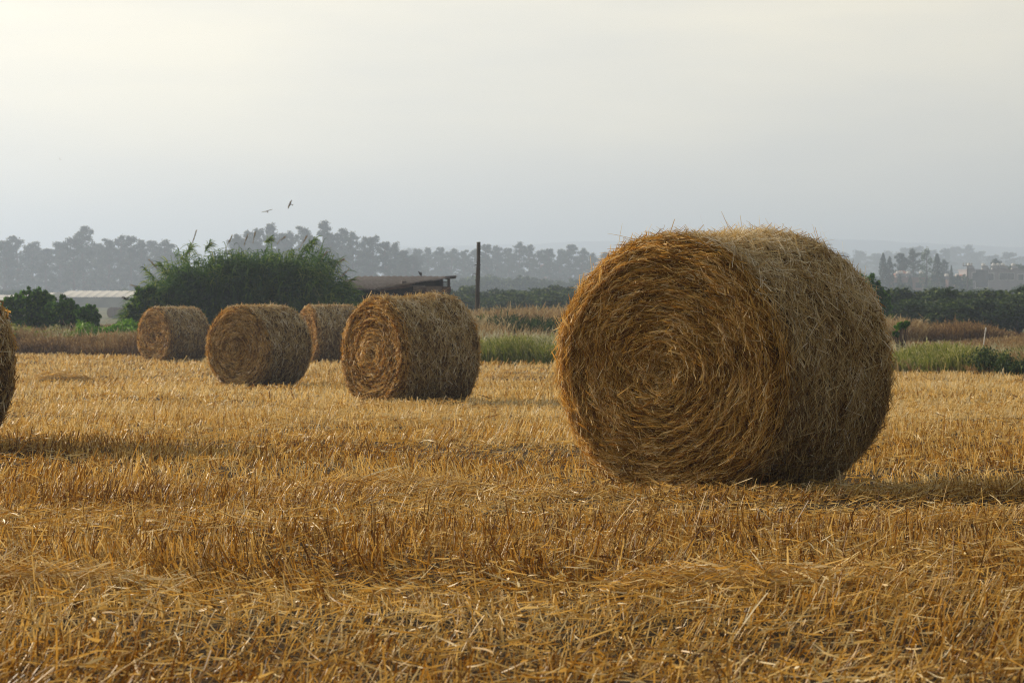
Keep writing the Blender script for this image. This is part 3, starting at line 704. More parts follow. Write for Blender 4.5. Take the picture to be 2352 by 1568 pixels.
# hazy shrub lines below the belts
k = 0
for (x0, x1, step, top, d, g) in ((-20, 330, 27, 662, 520, 'left'), (960, 1380, 30, 628, 560, 'mid'), (2010, 2370, 34, 652, 470, 'right')):
    names = {'left': 'low hazy shrub, %s from left of the row above the white polytunnel', 'mid': 'low hazy shrub, %s from left of the row under the middle pines', 'right': 'low pale shrub, %s from left of the row in front of the far houses'}
    j = 0
    for px in range(x0, x1, step):
        dd = d + random.uniform(-20, 20); p2 = px + random.uniform(-5, 5); x = atx(p2, dd)
        plant('round', k % 4, x, dd, H(top + random.uniform(-8, 8), x, dd), 1.35, None, names[g] % ORD[j], 'shrub', 'hazy shrubs, ' + g + ' row'); k += 1; j += 1
# olive rows: middle (farther) and right (nearer, darker)
j = 0
for px in range(1045, 1430, 26):
    d = 205 + random.uniform(-12, 12); x = atx(px, d)
    plant('olive', j % 4, x, d, H(648 + random.uniform(-6, 8), x, d), 1.25, None, 'hazy olive tree, %s from left behind the wooden pole' % ORD[j], 'olive tree', 'olive trees behind the pole'); j += 1
j = 0
for px in range(1050, 1430, 24):
    d = 168 + random.uniform(-6, 6); x = atx(px + random.uniform(-5, 5), d)
    plant('olive', (j + 1) % 4, x, d, H(664 + random.uniform(-10, 8), x, d), 1.5, None, 'front row olive, %s from left behind the rusty weeds' % ORD[j], 'olive tree', 'front olives behind the rusty weeds'); j += 1
j = 0
for px in range(1985, 2400, 34):
    d = 128 + random.uniform(-5, 5); p2 = px + random.uniform(-6, 6); x = atx(p2, d)
    plant('olive', j % 4, x, d, H(640 + random.uniform(-6, 6), x, d), 1.35, None, 'dark green olive tree, %s from left in the right hand grove' % ORD[j], 'olive tree', 'olive grove on the right', .2); j += 1
j = 0
for px in range(1995, 2400, 38):
    d = 116 + random.uniform(-3, 3); p2 = px + random.uniform(-6, 6); x = atx(p2, d)
    plant('olive', (j + 2) % 4, x, d, H(660 + random.uniform(-8, 8), x, d), 1.5, None, 'low front olive, %s from left at the near edge of the right hand grove' % ORD[j], 'olive tree', 'front olives of the right grove', .3); j += 1

# leafy shrubs near the field
def bush(name, px, d, blobs, leaf, n, label, cat, mat, twig=True, asp=1.5, seedk=0):
    """blobs: (dx px, row of the blob's centre, radius px) in the frame; becomes a real 3D volume at distance d"""
    r = np.random.default_rng(int(px) + seedk); x0 = atx(px, d); z0 = gz(x0, d)
    root = empty(name, (x0, d, z0)); tag(root, label, cat)
    Cn, Rd = [], []
    for (bx, by, br) in blobs:
        c = np.array([bx / F * d, 0, CAMZ - (by - 690) / F * d - z0]); R_ = br / F * d
        for i in range(14):
            v = r.normal(0, 1, 3); v /= np.linalg.norm(v); v[2] = v[2]
            Cn.append(c + v * R_ * r.uniform(.45, .85)); Rd.append(R_ * r.uniform(.28, .45))
        Cn.append(c); Rd.append(R_ * .8)
        for i in range(9):
            v = r.normal(0, 1, 3); v /= np.linalg.norm(v); v[2] = abs(v[2]) * .9
            Cn.append(c + v * R_ * r.uniform(.9, 1.22)); Rd.append(R_ * r.uniform(.10, .20))
    Cn = np.array(Cn); Rd = np.array(Rd)
    per = max(6, int(n / len(Cn)))
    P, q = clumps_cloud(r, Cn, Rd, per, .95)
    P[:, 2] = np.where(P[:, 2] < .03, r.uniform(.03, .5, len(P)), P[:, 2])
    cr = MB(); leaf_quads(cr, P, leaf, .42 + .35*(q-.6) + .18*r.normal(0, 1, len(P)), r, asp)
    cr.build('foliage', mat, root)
    tr = MB()
    for c in Cn[:: max(1, len(Cn)//14)]:
        tr.tube(np.stack([[c[0]*.25, 0, 0], [c[0]*.6, c[1]*.5, max(c[2], .1)*.55], [c[0], c[1], max(c[2], .2)]]), [.03, .018, .006], 5)
    tr.build('stem', M['bark'], root, True)
    return root
bush('leafy_shrub', 62, 78, [(-40, 712, 24), (-22, 700, 26), (4, 694, 30), (26, 690, 28), (40, 706, 30), (-5, 726, 32), (28, 730, 32), (-35, 742, 28), (-5, 755, 30), (30, 758, 30), (52, 748, 26)], .085, 15000, 'largest dark leafy shrub at left, behind the cut off bale', 'shrub', M['bush'])
bush('leafy_shrub', 152, 77, [(-18, 712, 24), (-2, 702, 22), (10, 716, 26), (-10, 735, 28), (12, 745, 28), (-12, 762, 26), (14, 768, 24)], .075, 9000, 'medium green shrub right of the largest leafy shrub', 'shrub', M['bush'], seedk=3)
bush('leafy_shrub', 200, 76, [(-10, 722, 17), (6, 718, 18), (16, 730, 15), (-2, 740, 20), (14, 752, 20), (-6, 765, 20)], .07, 6000, 'smallest rounded shrub at the right end of the left shrubs', 'shrub', M['bush'], seedk=5)
bush('fig_tree', 2015, 96, [(-30, 665, 36), (-12, 690, 34), (2, 712, 30), (12, 690, 20), (8, 730, 28), (0, 755, 28)], .12, 7500, 'dark leafy tree half hidden behind the largest bale, right side', 'tree', M['bush'], asp=1.2, seedk=7)
bush('fig_sapling', 2070, 60, [(-6, 752, 9), (5, 748, 8), (14, 745, 6), (-12, 768, 6)], .085, 260, 'small dark fig sapling right behind the largest bale', 'sapling', M['bush'], asp=1.1, seedk=9)
bush('willow_shrub', 345, 80, [(-40, 720, 16), (-22, 705, 24), (-4, 684, 24), (10, 700, 30), (-15, 728, 24), (-35, 745, 20), (0, 755, 28)], .10, 7500, 'pale grey-green shrub at the left end of the reed thicket', 'shrub', M['reed'], asp=3.2, seedk=11)

# bright green vines on the ground, left
def carpet(name, x0px, x1px, d0, d1, h, n, leaf, mat, label, cat='ground cover', asp=1.2):
    r = np.random.default_rng(int(x0px + 5 * d0 + 1000)); y = r.uniform(d0, d1, n); px = r.uniform(x0px, x1px, n); x = (px - 1176) / F * y
    hh = h * (.45 + .55 * (.5 + .5 * vn(x, y, 0, .8, 61)) + .25 * vn(x, y, 0, 2.3, 62))
    P = np.stack([x, y, G(x, y) + r.uniform(0, 1, n) ** .6 * hh], -1)
    mb = MB(); leaf_quads(mb, P, leaf, .5 + .2*r.normal(0, 1, n), r, asp, .4)
    tag(mb.build(name, mat), label, cat, kind='stuff')
carpet('vine', 175, 330, 72, 77, 1.05, 14000, .09, M['vine'], 'bright green leafy creeper below the shrubs, left of the small bale')
carpet('dry_creeper', 10, 190, 72, 76, .9, 6000, .08, M['weed_green'], 'dull green low weeds at the foot of the left shrubs')

# reed thicket ----------------------------------------------------
def reeds():
    r = np.random.default_rng(5); d = 82; x0 = atx(560, d); z0 = gz(x0, d); s = d / F
    root = empty('reed_thicket', (x0, d, z0)); tag(root, 'large dark green thicket of giant reeds with a few dry plumes behind the bales', 'reeds')
    prof_x = np.array([300, 335, 370, 400, 430, 470, 520, 580, 620, 660, 700, 730, 755, 780, 805, 830])
    prof_y = np.array([716, 678, 640, 606, 576, 566, 558, 550, 546, 552, 558, 572, 604, 642, 672, 700])
    def top(x):   # x local metres -> height of the envelope
        px = x / s + 560
        return CAMZ - (np.interp(px, prof_x, prof_y) - 690) * s - z0
    mb = MB(); K = 5; t = np.linspace(0, 1, K)
    # stems
    n = 1500
    px = r.uniform(318, 815, n); x = (px - 560) * s; y = r.uniform(-1.6, 1.9, n)
    y = np.where(r.random(n) < .4, r.uniform(-1.7, -.9, n), y)
    depthf = 1 - .32 * (np.abs(y) / 1.9) ** 1.8
    hh = top(x) * depthf * r.uniform(.80, 1.03, n) * (1 + .15 * vn(x, y, 0, .8, 94) + .07 * vn(x, y, 0, 4, 92))
    out = (x / 4.0) * .32
    lean = np.stack([out * .9 + r.normal(0, .10, n), np.sign(y) * np.abs(y) * .10 + r.normal(0, .08, n), np.zeros(n)], -1)
    base = np.stack([x - lean[:, 0] * hh * .55, y - lean[:, 1] * hh * .4, np.zeros(n)], -1)
    def stem_pt(i, u): return base[i] + lean[i] * (hh[i] * u ** 1.6)[:, None] + np.stack([np.zeros(len(i)), np.zeros(len(i)), hh[i] * u], -1)
    idx = np.arange(n)
    P = np.stack([stem_pt(idx, np.full(n, v)) for v in t], 1)
    mb.ribbons(P, np.repeat((.010 * np.ones(n))[:, None], K, 1), np.tile([1., .2, 0], (n, 1)), .4 + .1*r.normal(0, 1, n), 0)
    stems = mb.build('stem', M['reed'], root)
    # blades
    mb = MB(); m = n * 26
    i = r.integers(0, n, m); u = r.uniform(.12, 1, m) ** .8
    P0 = stem_pt(i, u)
    az = r.uniform(0, 2*pi, m); Ln = r.uniform(.28, .62, m); el = r.uniform(.1, 1.0, m)
    d0 = np.stack([np.cos(az)*np.cos(el), np.sin(az)*np.cos(el), np.sin(el)], -1) + lean[i] * 1.2
    P = P0[:, None] + d0[:, None] * (Ln[:, None] * t)[..., None]
    P[..., 2] -= (Ln * r.uniform(.35, 1.1, m))[:, None] * t**2
    P[..., 2] = np.maximum(P[..., 2], .02)
    W = (.019 * r.uniform(.7, 1.4, m))[:, None] * np.array([.7, 1, .9, .6, .1])[None]
    S = np.stack([-np.sin(az), np.cos(az), r.normal(0, .5, m)], -1)
    T = .40 + .16 * r.normal(0, 1, m) + .24 * vn(P0[:, 0], P0[:, 1], P0[:, 2], 1.5, 93) + .34 * np.clip((P0[:, 2] / (top(P0[:, 0]) + .01) - .72) * 3, 0, 1) * (r.random(m) < .7)  # upper blades and some clumps tinted lighter, sunlit highlights painted into the leaf colour
    mb.ribbons(P, W, S, T, 0)
    mb.build('foliage', M['reed'], root)
    # tall leaning leafy shoots and dry plumes
    def shoot(pxa, pya, pxb, pyb, plume, yy):
        a = np.array([(pxa - 560) * s, yy, CAMZ - (pya - 690) * s - z0]); b = np.array([(pxb - 560) * s, yy - .1, CAMZ - (pyb - 690) * s - z0])
        q = np.linspace(0, 1, 7); sp = a + (b - a) * q[:, None]; sp[:, 2] += .06 * np.sin(q * pi)
        mm = MB(); mm.tube(sp, np.linspace(.012, .004, 7), 5, .6)
        k = 46 if plume else 60
        uu = r.uniform(.55 if plume else .1, 1, k); p0 = a + (b - a) * uu[:, None]
        dr = (b - a) / np.linalg.norm(b - a); l = r.uniform(.10, .2, k) if plume else r.uniform(.2, .45, k)
        dv = dr * 1.0 + r.normal(0, .12 if plume else .5, (k, 3)); dv /= np.linalg.norm(dv, axis=1, keepdims=True)
        PP = p0[:, None] + dv[:, None] * (l[:, None] * t)[..., None]
        PP[..., 2] -= (l * (.1 if plume else .5))[:, None] * t**2
        mm.ribbons(PP, ((.010 if plume else .017) * np.ones(k))[:, None] * np.array([.7, 1, .9, .6, .1])[None], r.normal(0, 1, (k, 3)), (.6 + .2*r.normal(0, 1, k)), 0)
        mm.build('plume' if plume else 'shoot', M['plume'] if plume else M['reed'], root)
    for a in [(440, 585, 456, 536, 1), (520, 575, 534, 546, 1), (565, 565, 572, 546, 1), (640, 562, 655, 548, 1), (690, 575, 706, 545, 1), (742, 600, 752, 582, 1), (775, 612, 790, 598, 1), (420, 600, 448, 570, 0), (425, 602, 442, 562, 0), (475, 580, 488, 560, 0), (612, 560, 626, 548, 0), (690, 580, 726, 548, 0), (690, 590, 722, 560, 0), (745, 606, 772, 600, 0), (378, 660, 340, 618, 0), (374, 676, 316, 656, 1), (390, 645, 350, 600, 1), (400, 640, 372, 606, 0), (780, 664, 812, 640, 0), (770, 655, 800, 622, 1), (585, 560, 590, 540, 1)]:
        shoot(*a[:4], a[4], r.uniform(-.9, -.2))
reeds()

# weeds ------------------------------------------------------------
def weeds(name, fx, mat, n, hfun, label, wid=.010, curl=.25, tint=.5, tgrad=.0, cat='weeds', seed=1, blades=1):
    """fx(r, n) gives x, y; one upright tapering blade per plant stem"""
    r = np.random.default_rng(seed); x, y = fx(r, n); n = len(x); K = 4; t = np.linspace(0, 1, K)
    h = hfun(x, y) * r.uniform(.5, 1.1, n); ok = h > .03; x, y, h = x[ok], y[ok], h[ok]; n = len(x)
    d = np.stack([r.normal(0, .22, n), r.normal(0, .2, n), np.ones(n)], -1); d /= np.linalg.norm(d, axis=1, keepdims=True)
    P = np.stack([x, y, G(x, y)], -1)[:, None] + d[:, None] * (h[:, None] * t)[..., None]
    P[..., 0] += (r.normal(0, curl, n) * h)[:, None] * t**2
    W = (wid * r.uniform(.5, 1.5, n))[:, None] * np.array([.9, 1, .9, .3])[None]
    a = r.uniform(-.8, .8, n)
    mb = MB(); mb.ribbons(P, W, np.stack([np.cos(a), np.sin(a), np.zeros(n)], -1), tint + .17*r.normal(0, 1, n) + .15*vn(x, y, 0, .5, seed), 0)
    # side sprigs
    m = int(n * 1.6); i = r.integers(0, n, m); u = r.uniform(.35, 1, m)
    p0 = P[i, 0] + (P[i, -1] - P[i, 0]) * u[:, None]; l = h[i] * r.uniform(.08, .28, m)
    dv = r.normal(0, .6, (m, 3)); dv[:, 2] = np.abs(dv[:, 2]) + .3; dv /= np.linalg.norm(dv, axis=1, keepdims=True)
    PP = p0[:, None] + dv[:, None] * (l[:, None] * t)[..., None]
    mb.ribbons(PP, (wid * .9 * r.uniform(.5, 1.5, m))[:, None] * np.array([.8, 1, .9, .3])[None], r.normal(0, 1, (m, 3)), tint + tgrad * u + .17*r.normal(0, 1, m), 0)
    tag(mb.build(name, mat), label, cat, kind='stuff')
def band(px0, px1, off0, off1, k=1.0):
    """a strip that follows the slanting field edge, off metres behind it"""
    def f(r, n):
        px = r.uniform(px0, px1, n); off = r.uniform(off0, off1, n)
        # solve y = edge(x) + off with x = (px-1176)/F*y
        y = (58.3 + off) / (1 + .78 * (px - 1176) / F)
        return (px - 1176) / F * y, y
    return f
def patch(px0, px1, d0, d1):
    def f(r, n):
        y = r.uniform(d0, d1, n); px = r.uniform(px0, px1, n); return (px - 1176) / F * y, y
    return f
def nh(a, b, f, sd): return lambda x, y: a + b * vn(x, y, 0, f, sd)
# left verge: brown dry weeds
weeds('dry_weeds', band(-60, 560, .2, 3.0), M['weed_dry'], 11000, nh(.50, .20, .9, 71), 'browner withered weeds along the left edge of the stubble', .012, .3, .25, .3, seed=71)
weeds('rusty_weeds', band(-60, 560, .1, 1.6), M['weed_rust'], 6000, nh(.30, .25, .7, 88), 'dark rusty weeds at the very edge of the stubble on the left', .012, .3, .25, .3, seed=88)
weeds('seed_heads', band(-60, 560, 2, 7), M['weed_flower'], 700, nh(.85, .2, .5, 89), 'pale seed heads above the dry weeds on the left', .010, .2, .3, 0, seed=89)
weeds('dry_weeds', band(-60, 560, 1.5, 7), M['weed_dry'], 24000, nh(.72, .18, .5, 72), 'buff dry grass and seed heads between left weeds and shrubs', .012, .3, .5, .25, seed=72)
# middle verge: green grass band with pale heads
weeds('green_grass', band(1000, 1420, .1, 8), M['weed_green'], 20000, nh(.50, .28, .8, 73), 'fresh green rough grass between the golden lit bale and the largest one', .013, .25, .36, .25, seed=73)
weeds('seed_heads', band(1000, 1420, 2, 9), M['weed_flower'], 1200, nh(.82, .15, .5, 74), 'pale seed heads above the middle green grass', .010, .2, .5, 0, seed=74)
weeds('dark_weeds', patch(1020, 1440, 74, 93), M['olive'], 15000, nh(.85, .45, .35, 75), 'dull dark green weeds in front of the rusty tall weeds', .018, .25, .5, .1, seed=75)
weeds('rusty_weeds', patch(1030, 1440, 88, 99), M['weed_rust'], 12000, nh(1.15, .35, .4, 76), 'tall rusty orange weeds round the foot of the wooden pole', .016, .25, .65, .3, seed=76)
weeds('buff_grass', patch(1040, 1440, 89, 98), M['weed_dry'], 12000, nh(1.25, .25, .35, 77), 'buff tall grass mixed among the rusty weeds', .014, .25, .6, .3, seed=77)
weeds('buff_grass', patch(1075, 1130, 72, 82), M['weed_dry'], 1500, nh(1.15, .2, .6, 78), 'pale seeding tall grass just right of the golden lit bale', .012, .25, .8, .3, seed=78)
# behind the row of bales
weeds('dry_weeds', patch(1020, 1440, 66, 90), M['weed_dry'], 5000, nh(.75, .3, .5, 87), 'scattered dry stems among the middle green grass and dark weeds', .012, .3, .55, .25, seed=87)
weeds('dry_weeds', band(560, 1010, .3, 6), M['weed_dry'], 6000, nh(.4, .15, .5, 79), 'dry grass strip behind the row of bales, below the thicket', .013, .3, .45, .2, seed=79)
# right verge
weeds('green_grass', band(1960, 2420, .1, 7), M['weed_green'], 11000, nh(.42, .28, .7, 80), 'green and yellow rough grass on the right edge of the stubble', .012, .25, .38, .25, seed=80)
weeds('dry_weeds', band(1960, 2420, .1, 7), M['weed_dry'], 5000, nh(.40, .25, .6, 90), 'dry stems mixed into the green strip on the right', .011, .3, .5, .2, seed=90)
weeds('seed_heads', band(1960, 2420, 2.5, 8), M['weed_flower'], 800, nh(.60, .15, .5, 81), 'pale seed heads above the right hand green grass', .009, .2, .4, 0, seed=81)
weeds('dry_weeds', patch(1980, 2420, 58, 80), M['weed_dry'], 18000, nh(.40, .14, .4, 82), 'buff dry grass between the right green strip and the rusty mound', .013, .3, .5, .2, seed=82)
weeds('rusty_weeds', band(2225, 2420, -.3, 1.2), M['weed_rust'], 2500, nh(.32, .12, .8, 84), 'short orange dry weeds at the right edge of the stubble', .010, .3, .6, .2, seed=84)
def moundh(x, y):
    cx = atx(2185, 84); return .42 * np.exp(-((x - cx) / 1.9) ** 2) * (1 + .3 * vn(x, y, 0, 1, 5)) + .36 + .14 * vn(x, y, 0, .5, 6)
weeds('rusty_weeds', patch(2060, 2420, 81, 88), M['weed_rust'], 15000, moundh, 'rust brown mound of dry weeds in front of the olive grove', .015, .3, .38, .3, seed=83)
weeds('dry_weeds', patch(1990, 2110, 80, 86), M['weed_dry'], 3500, nh(.95, .2, .8, 85), 'straw coloured tall dry grass left of the rust brown mound', .014, .3, .7, .2, seed=85)
weeds('dry_weeds', patch(-40, 420, 88, 130), M['weed_dry'], 9000, nh(.5, .2, .2, 86), 'hazy pasture grass beyond the left shrubs', .03, .3, .4, .1, seed=86)

def spiky(px, d, h, w, n, label, mat='olive', seed=1):
    r = np.random.default_rng(seed); x0 = atx(px, d); root = empty('weed_shrub', (x0, d, gz(x0, d))); tag(root, label, 'shrub', 'dark shrubs at the right field edge')
    K = 5; t = np.linspace(0, 1, K); az = r.uniform(0, 2*pi, n); sp = np.abs(r.normal(0, .55, n))
    d0 = np.stack([np.cos(az)*sp*w, np.sin(az)*sp*w, np.ones(n)*h*r.uniform(.5, 1, n)], -1)
    b = np.stack([np.cos(az)*sp*w*.2, np.sin(az)*sp*w*.2, np.zeros(n)], -1)
    P = b[:, None] + d0[:, None]*t[None, :, None]
    mb = MB(); mb.ribbons(P, np.full((n, K), .006)*np.array([1, 1, .8, .6, .3]), np.stack([-np.sin(az), np.cos(az), np.zeros(n)], -1), np.full(n, .5), 0)
    mb.build('stem', M['weed_green'], root)
    m = n * 26; i = r.integers(0, n, m); u = r.uniform(.15, 1, m)
    Pc = b[i] + d0[i]*u[:, None] + r.normal(0, .03, (m, 3)); Pc[:, 2] = np.maximum(Pc[:, 2], .02)
    mb = MB(); leaf_quads(mb, Pc, .032, .4 + .2*r.normal(0, 1, m), r, 2.4, .8); mb.build('foliage', M[mat], root)
spiky(2262, 50.1, .66, .38, 90, 'largest dark bushy shrub at the right field edge, below the white stake', seed=2)
spiky(2312, 49.4, .58, .34, 60, 'second dark shrub at the right field edge, right of the largest one', seed=3)
spiky(2350, 48.9, .45, .3, 45, 'dark shrub cut by the right picture edge at the field margin', seed=4)
spiky(2078, 54.5, .42, .32, 50, 'low dark shrub in the green strip close to the largest bale', seed=5)
spiky(2170, 53, .30, .45, 60, 'low bright green leafy clump in the right green strip', 'vine', seed=6)
spiky(275, 69.5, .5, .5, 40, 'grey-green round weed clump left of the small bale', 'olive', seed=7)
spiky(1255, 80, 1.0, .8, 110, 'fresh green clump in the weeds just left of the largest bale', 'bush', seed=8)

# ------------------------------------------------------------------ pole, stake, utility pole
def pole():
    d = 95; x = atx(1099.5, d); z0 = gz(x, d); top = CAMZ - (556 - 690) / F * d - z0
    root = empty('wooden_pole', (x, d, z0)); tag(root, 'dark bare wooden pole standing alone in the weeds near the shed', 'pole')
    mb = MB(); z = np.linspace(0, top, 14); mb.tube(np.stack([-.06 + .05*z/top + .012*np.sin(z*2.1), 0*z, z], -1), np.linspace(.115, .078, 14) * (1 + .06*np.sin(z*5)), 10)
    mb.build('shaft', M['pole_wood'], root, True)
    zz = CAMZ - (636 - 690) / F * d - z0; a = np.linspace(0, 4.6, 14)
    mb = MB(); mb.tube(np.stack([-.17 - .09*np.cos(a) , 0*a - .02, zz + .16*np.sin(a)*.9], -1), .012, 6)
    mb.tube([[-.10, -.02, zz + .12], [-.02, -.02, zz + .05]], .012, 6); mb.build('hook', M['iron'], root, True)
    zz = CAMZ - (608 - 690) / F * d - z0
    mb = MB(); a = np.linspace(0, 2*pi, 13); mb.tube(np.stack([.098*np.cos(a) - .02, .098*np.sin(a), zz + .02*np.sin(a)], -1), .016, 6)
    mb.tube([[-.1, -.06, zz], [-.17, -.06, zz - .03]], .018, 6); mb.build('wire_wrap', M['iron'], root, True)
pole()
def stake():
    d = 66; x = atx(2262, d); z0 = gz(x, d); top = CAMZ - (752 - 690) / F * d - z0
    root = empty('marker_stake', (x, d, z0)); tag(root, 'thin white leaning marker stake in dry grass on the right', 'stake')
    mb = MB(); mb.tube([[-.10, 0, 0], [-.02, 0, top*.55], [.03, 0, top]], [.017, .015, .013], 8); mb.build('shaft', M['white'], root, True)
    mb = MB(); mb.tube([[.03, 0, top - .12], [.033, 0, top]], [.019, .019], 8); mb.build('cap', M['white'], root, True)
stake()
def utility(px, top_row, d, label):
    x = atx(px, d); z0 = gz(x, d); top = CAMZ - (top_row - 690) / F * d - z0
    root = empty('utility_pole', (x, d, z0)); tag(root, label, 'utility pole')
    mb = MB(); mb.tube([[0, 0, 0], [0, 0, top*.5], [0, 0, top - .6]], [.24, .2, .16], 8); mb.build('shaft', M['pole_wood'], root, True)
    mb = MB(); mb.box((0, 0, top - .7), (2.3, .16, .18)); mb.build('cross_arm', M['pole_wood'], root)
    for k in (-1.05, -.35, .35, 1.05):
        mb = MB(); mb.lathe([(.02, 0), (.1, .05), (.06, .2), (.11, .3), (.09, .62), (.02, .68)], 8, (np.eye(3), np.array([k, 0, top - .61]))); mb.build('insulator', M['plank_pale'], root, True)
utility(2222, 604, 560, 'utility pole with cross arm in front of the flat roofed house')

# ------------------------------------------------------------------ shed
def shed():
    def p(px4, py4, d):  # 4096-px frame coordinates
        return np.array(at(px4 / 1.7415, py4 / 1.7415, d))
    o = p(1600, 1190, 88); z0 = gz(o[0], 88); org = np.array([o[0], 88, z0])
    root = empty('shed', tuple(org)); tag(root, 'low ramshackle shed with rusty sloping tin roof behind the bales', 'shed')
    q = lambda *a: p(*a) - org
    # roof: low eave to the left front, high edge to the right rear
    A, B, Cc, D = q(1290, 1152, 85.0), q(1508, 1154, 84.0), q(1828, 1104, 88.5), q(1432, 1106, 91.5)
    D2 = q(1340, 1130, 90.5)
    nu, nv = 90, 24; u = np.linspace(0, 1, nu)[:, None, None]; v = np.linspace(0, 1, nv)[None, :, None]
    P = (A*(1-u) + B*u)*(1-v) + (D*(1-u) + Cc*u)*v
    P[..., 2] += (.018*np.sin(u[..., 0]*nu*1.15) * np.ones((1, nv))) + .02*vn(P[..., 0], P[..., 1], 0, 1.3, 9)
    mb = MB(); mb.grid(P); Pb = P.copy(); Pb[..., 2] -= .035; mb.grid(Pb)
    for e1, e2 in ((P[0], Pb[0]), (P[-1], Pb[-1])): mb.grid(np.stack([e1, e2], 0))
    for e1, e2 in ((P[:, 0], Pb[:, 0]), (P[:, -1], Pb[:, -1])): mb.grid(np.stack([e1, e2], 0))
    roof = mb.build('roof', M['tin'], root)
    def beam(a, b, w, h, name, mat, par=root):
        m_ = MB(); dv = b - a; l = np.linalg.norm(dv[:2]); n_ = np.array([-dv[1], dv[0], 0]) / (l + 1e-9) * w / 2; hh = np.array([0, 0, h / 2])
        V = [a-n_-hh, a+n_-hh, a+n_+hh, a-n_+hh, b-n_-hh, b+n_-hh, b+n_+hh, b-n_+hh]
        m_.add(V, [[0,1,2,3],[7,6,5,4],[0,4,5,1],[1,5,6,2],[2,6,7,3],[3,7,4,0]]); return m_.build(name, mat, par)
    def wall(a, b, ztop_a, ztop_b, name, mat, zb=0.0, th=.06):
        m_ = MB(); a = np.array(a, float); b = np.array(b, float); dv = (b-a)[:2]; n_ = np.array([-dv[1], dv[0], 0]) / np.linalg.norm(dv) * th/2
        lo = zb
        V = [np.array([a[0], a[1], lo])-n_, np.array([a[0], a[1], lo])+n_, np.array([a[0], a[1], ztop_a])+n_, np.array([a[0], a[1], ztop_a])-n_,
             np.array([b[0], b[1], lo])-n_, np.array([b[0], b[1], lo])+n_, np.array([b[0], b[1], ztop_b])+n_, np.array([b[0], b[1], ztop_b])-n_]
        m_.add(V, [[0,1,2,3],[7,6,5,4],[0,4,5,1],[1,5,6,2],[2,6,7,3],[3,7,4,0]]); return m_.build(name, mat, root)
    w0, w1, w2, w3 = q(1310, 1160, 85.3), q(1528, 1160, 84.5), q(1765, 1120, 87.6), q(1450, 1112, 91.0)
    wall(w0, w1, w0[2], w1[2], 'front_wall', M['panel'])
    wall(w1, w2, w1[2] + .02, w2[2], 'gable_wall', M['darkwall'])
    wall(w2, w3, w2[2], w3[2] - .05, 'rear_wall', M['darkwall'])
    beam(q(1512, 1158, 84.2), q(1645, 1140, 85.9), .05, .15, 'fascia_board', M['plank'])
    beam(q(1545, 1146, 84.6), q(1655, 1133, 85.9), .05, .05, 'fascia_board', M['plank_pale'])
    beam(q(1643, 1155, 86.0), q(1765, 1156, 87.2), .06, .22, 'plank', M['plank_pale'])
    beam(q(1765, 1157, 87.2), q(1802, 1158, 87.5), .06, .22, 'plank', M['plank'])
    beam(q(1640, 1182, 86.0), q(1765, 1184, 87.2), .06, .08, 'plank', M['plank'])
    for (px4, top, dd, m_) in ((1767, 1117, 87.45, 'darkwall'), (1795, 1114, 87.5, 'pole_wood'), (1700, 1150, 86.4, 'plank'), (1530, 1156, 84.35, 'plank')):
        c = q(px4, top, dd); mm = MB(); mm.box((c[0], c[1], c[2]/2), (.11, .11, c[2])); mm.build('post', M[m_], root)
    mm = MB()
    for px4 in (1771, 1775, 1779, 1783, 1787, 1791):
        a = q(px4, 1128, 87.46); b = q(px4, 1151, 87.46); mm.tube([a, b], .012, 6)
    mm.tube([q(1768, 1127.5, 87.46), q(1793, 1127.5, 87.46)], .018, 6); mm.build('railing', M['iron'], root)
    beam(q(1782, 1111, 88.0), q(1821, 1108, 88.3), .09, .12, 'rafter', M['pole_wood'])
    # scraps of sheet lifted at the roof edge
    mm = MB(); c = q(1632, 1134, 85.8); mm.box((c[0], c[1], c[2]), (.5, .25, .03), .2); mm.box((c[0] + .35, c[1], c[2] - .09), (.55, .2, .03), -.15); mm.box((c[0]-.16, c[1], c[2]+.06), (.18, .12, .06), .3)
    mm.build('loose_sheet', M['tin'], roof)
shed()

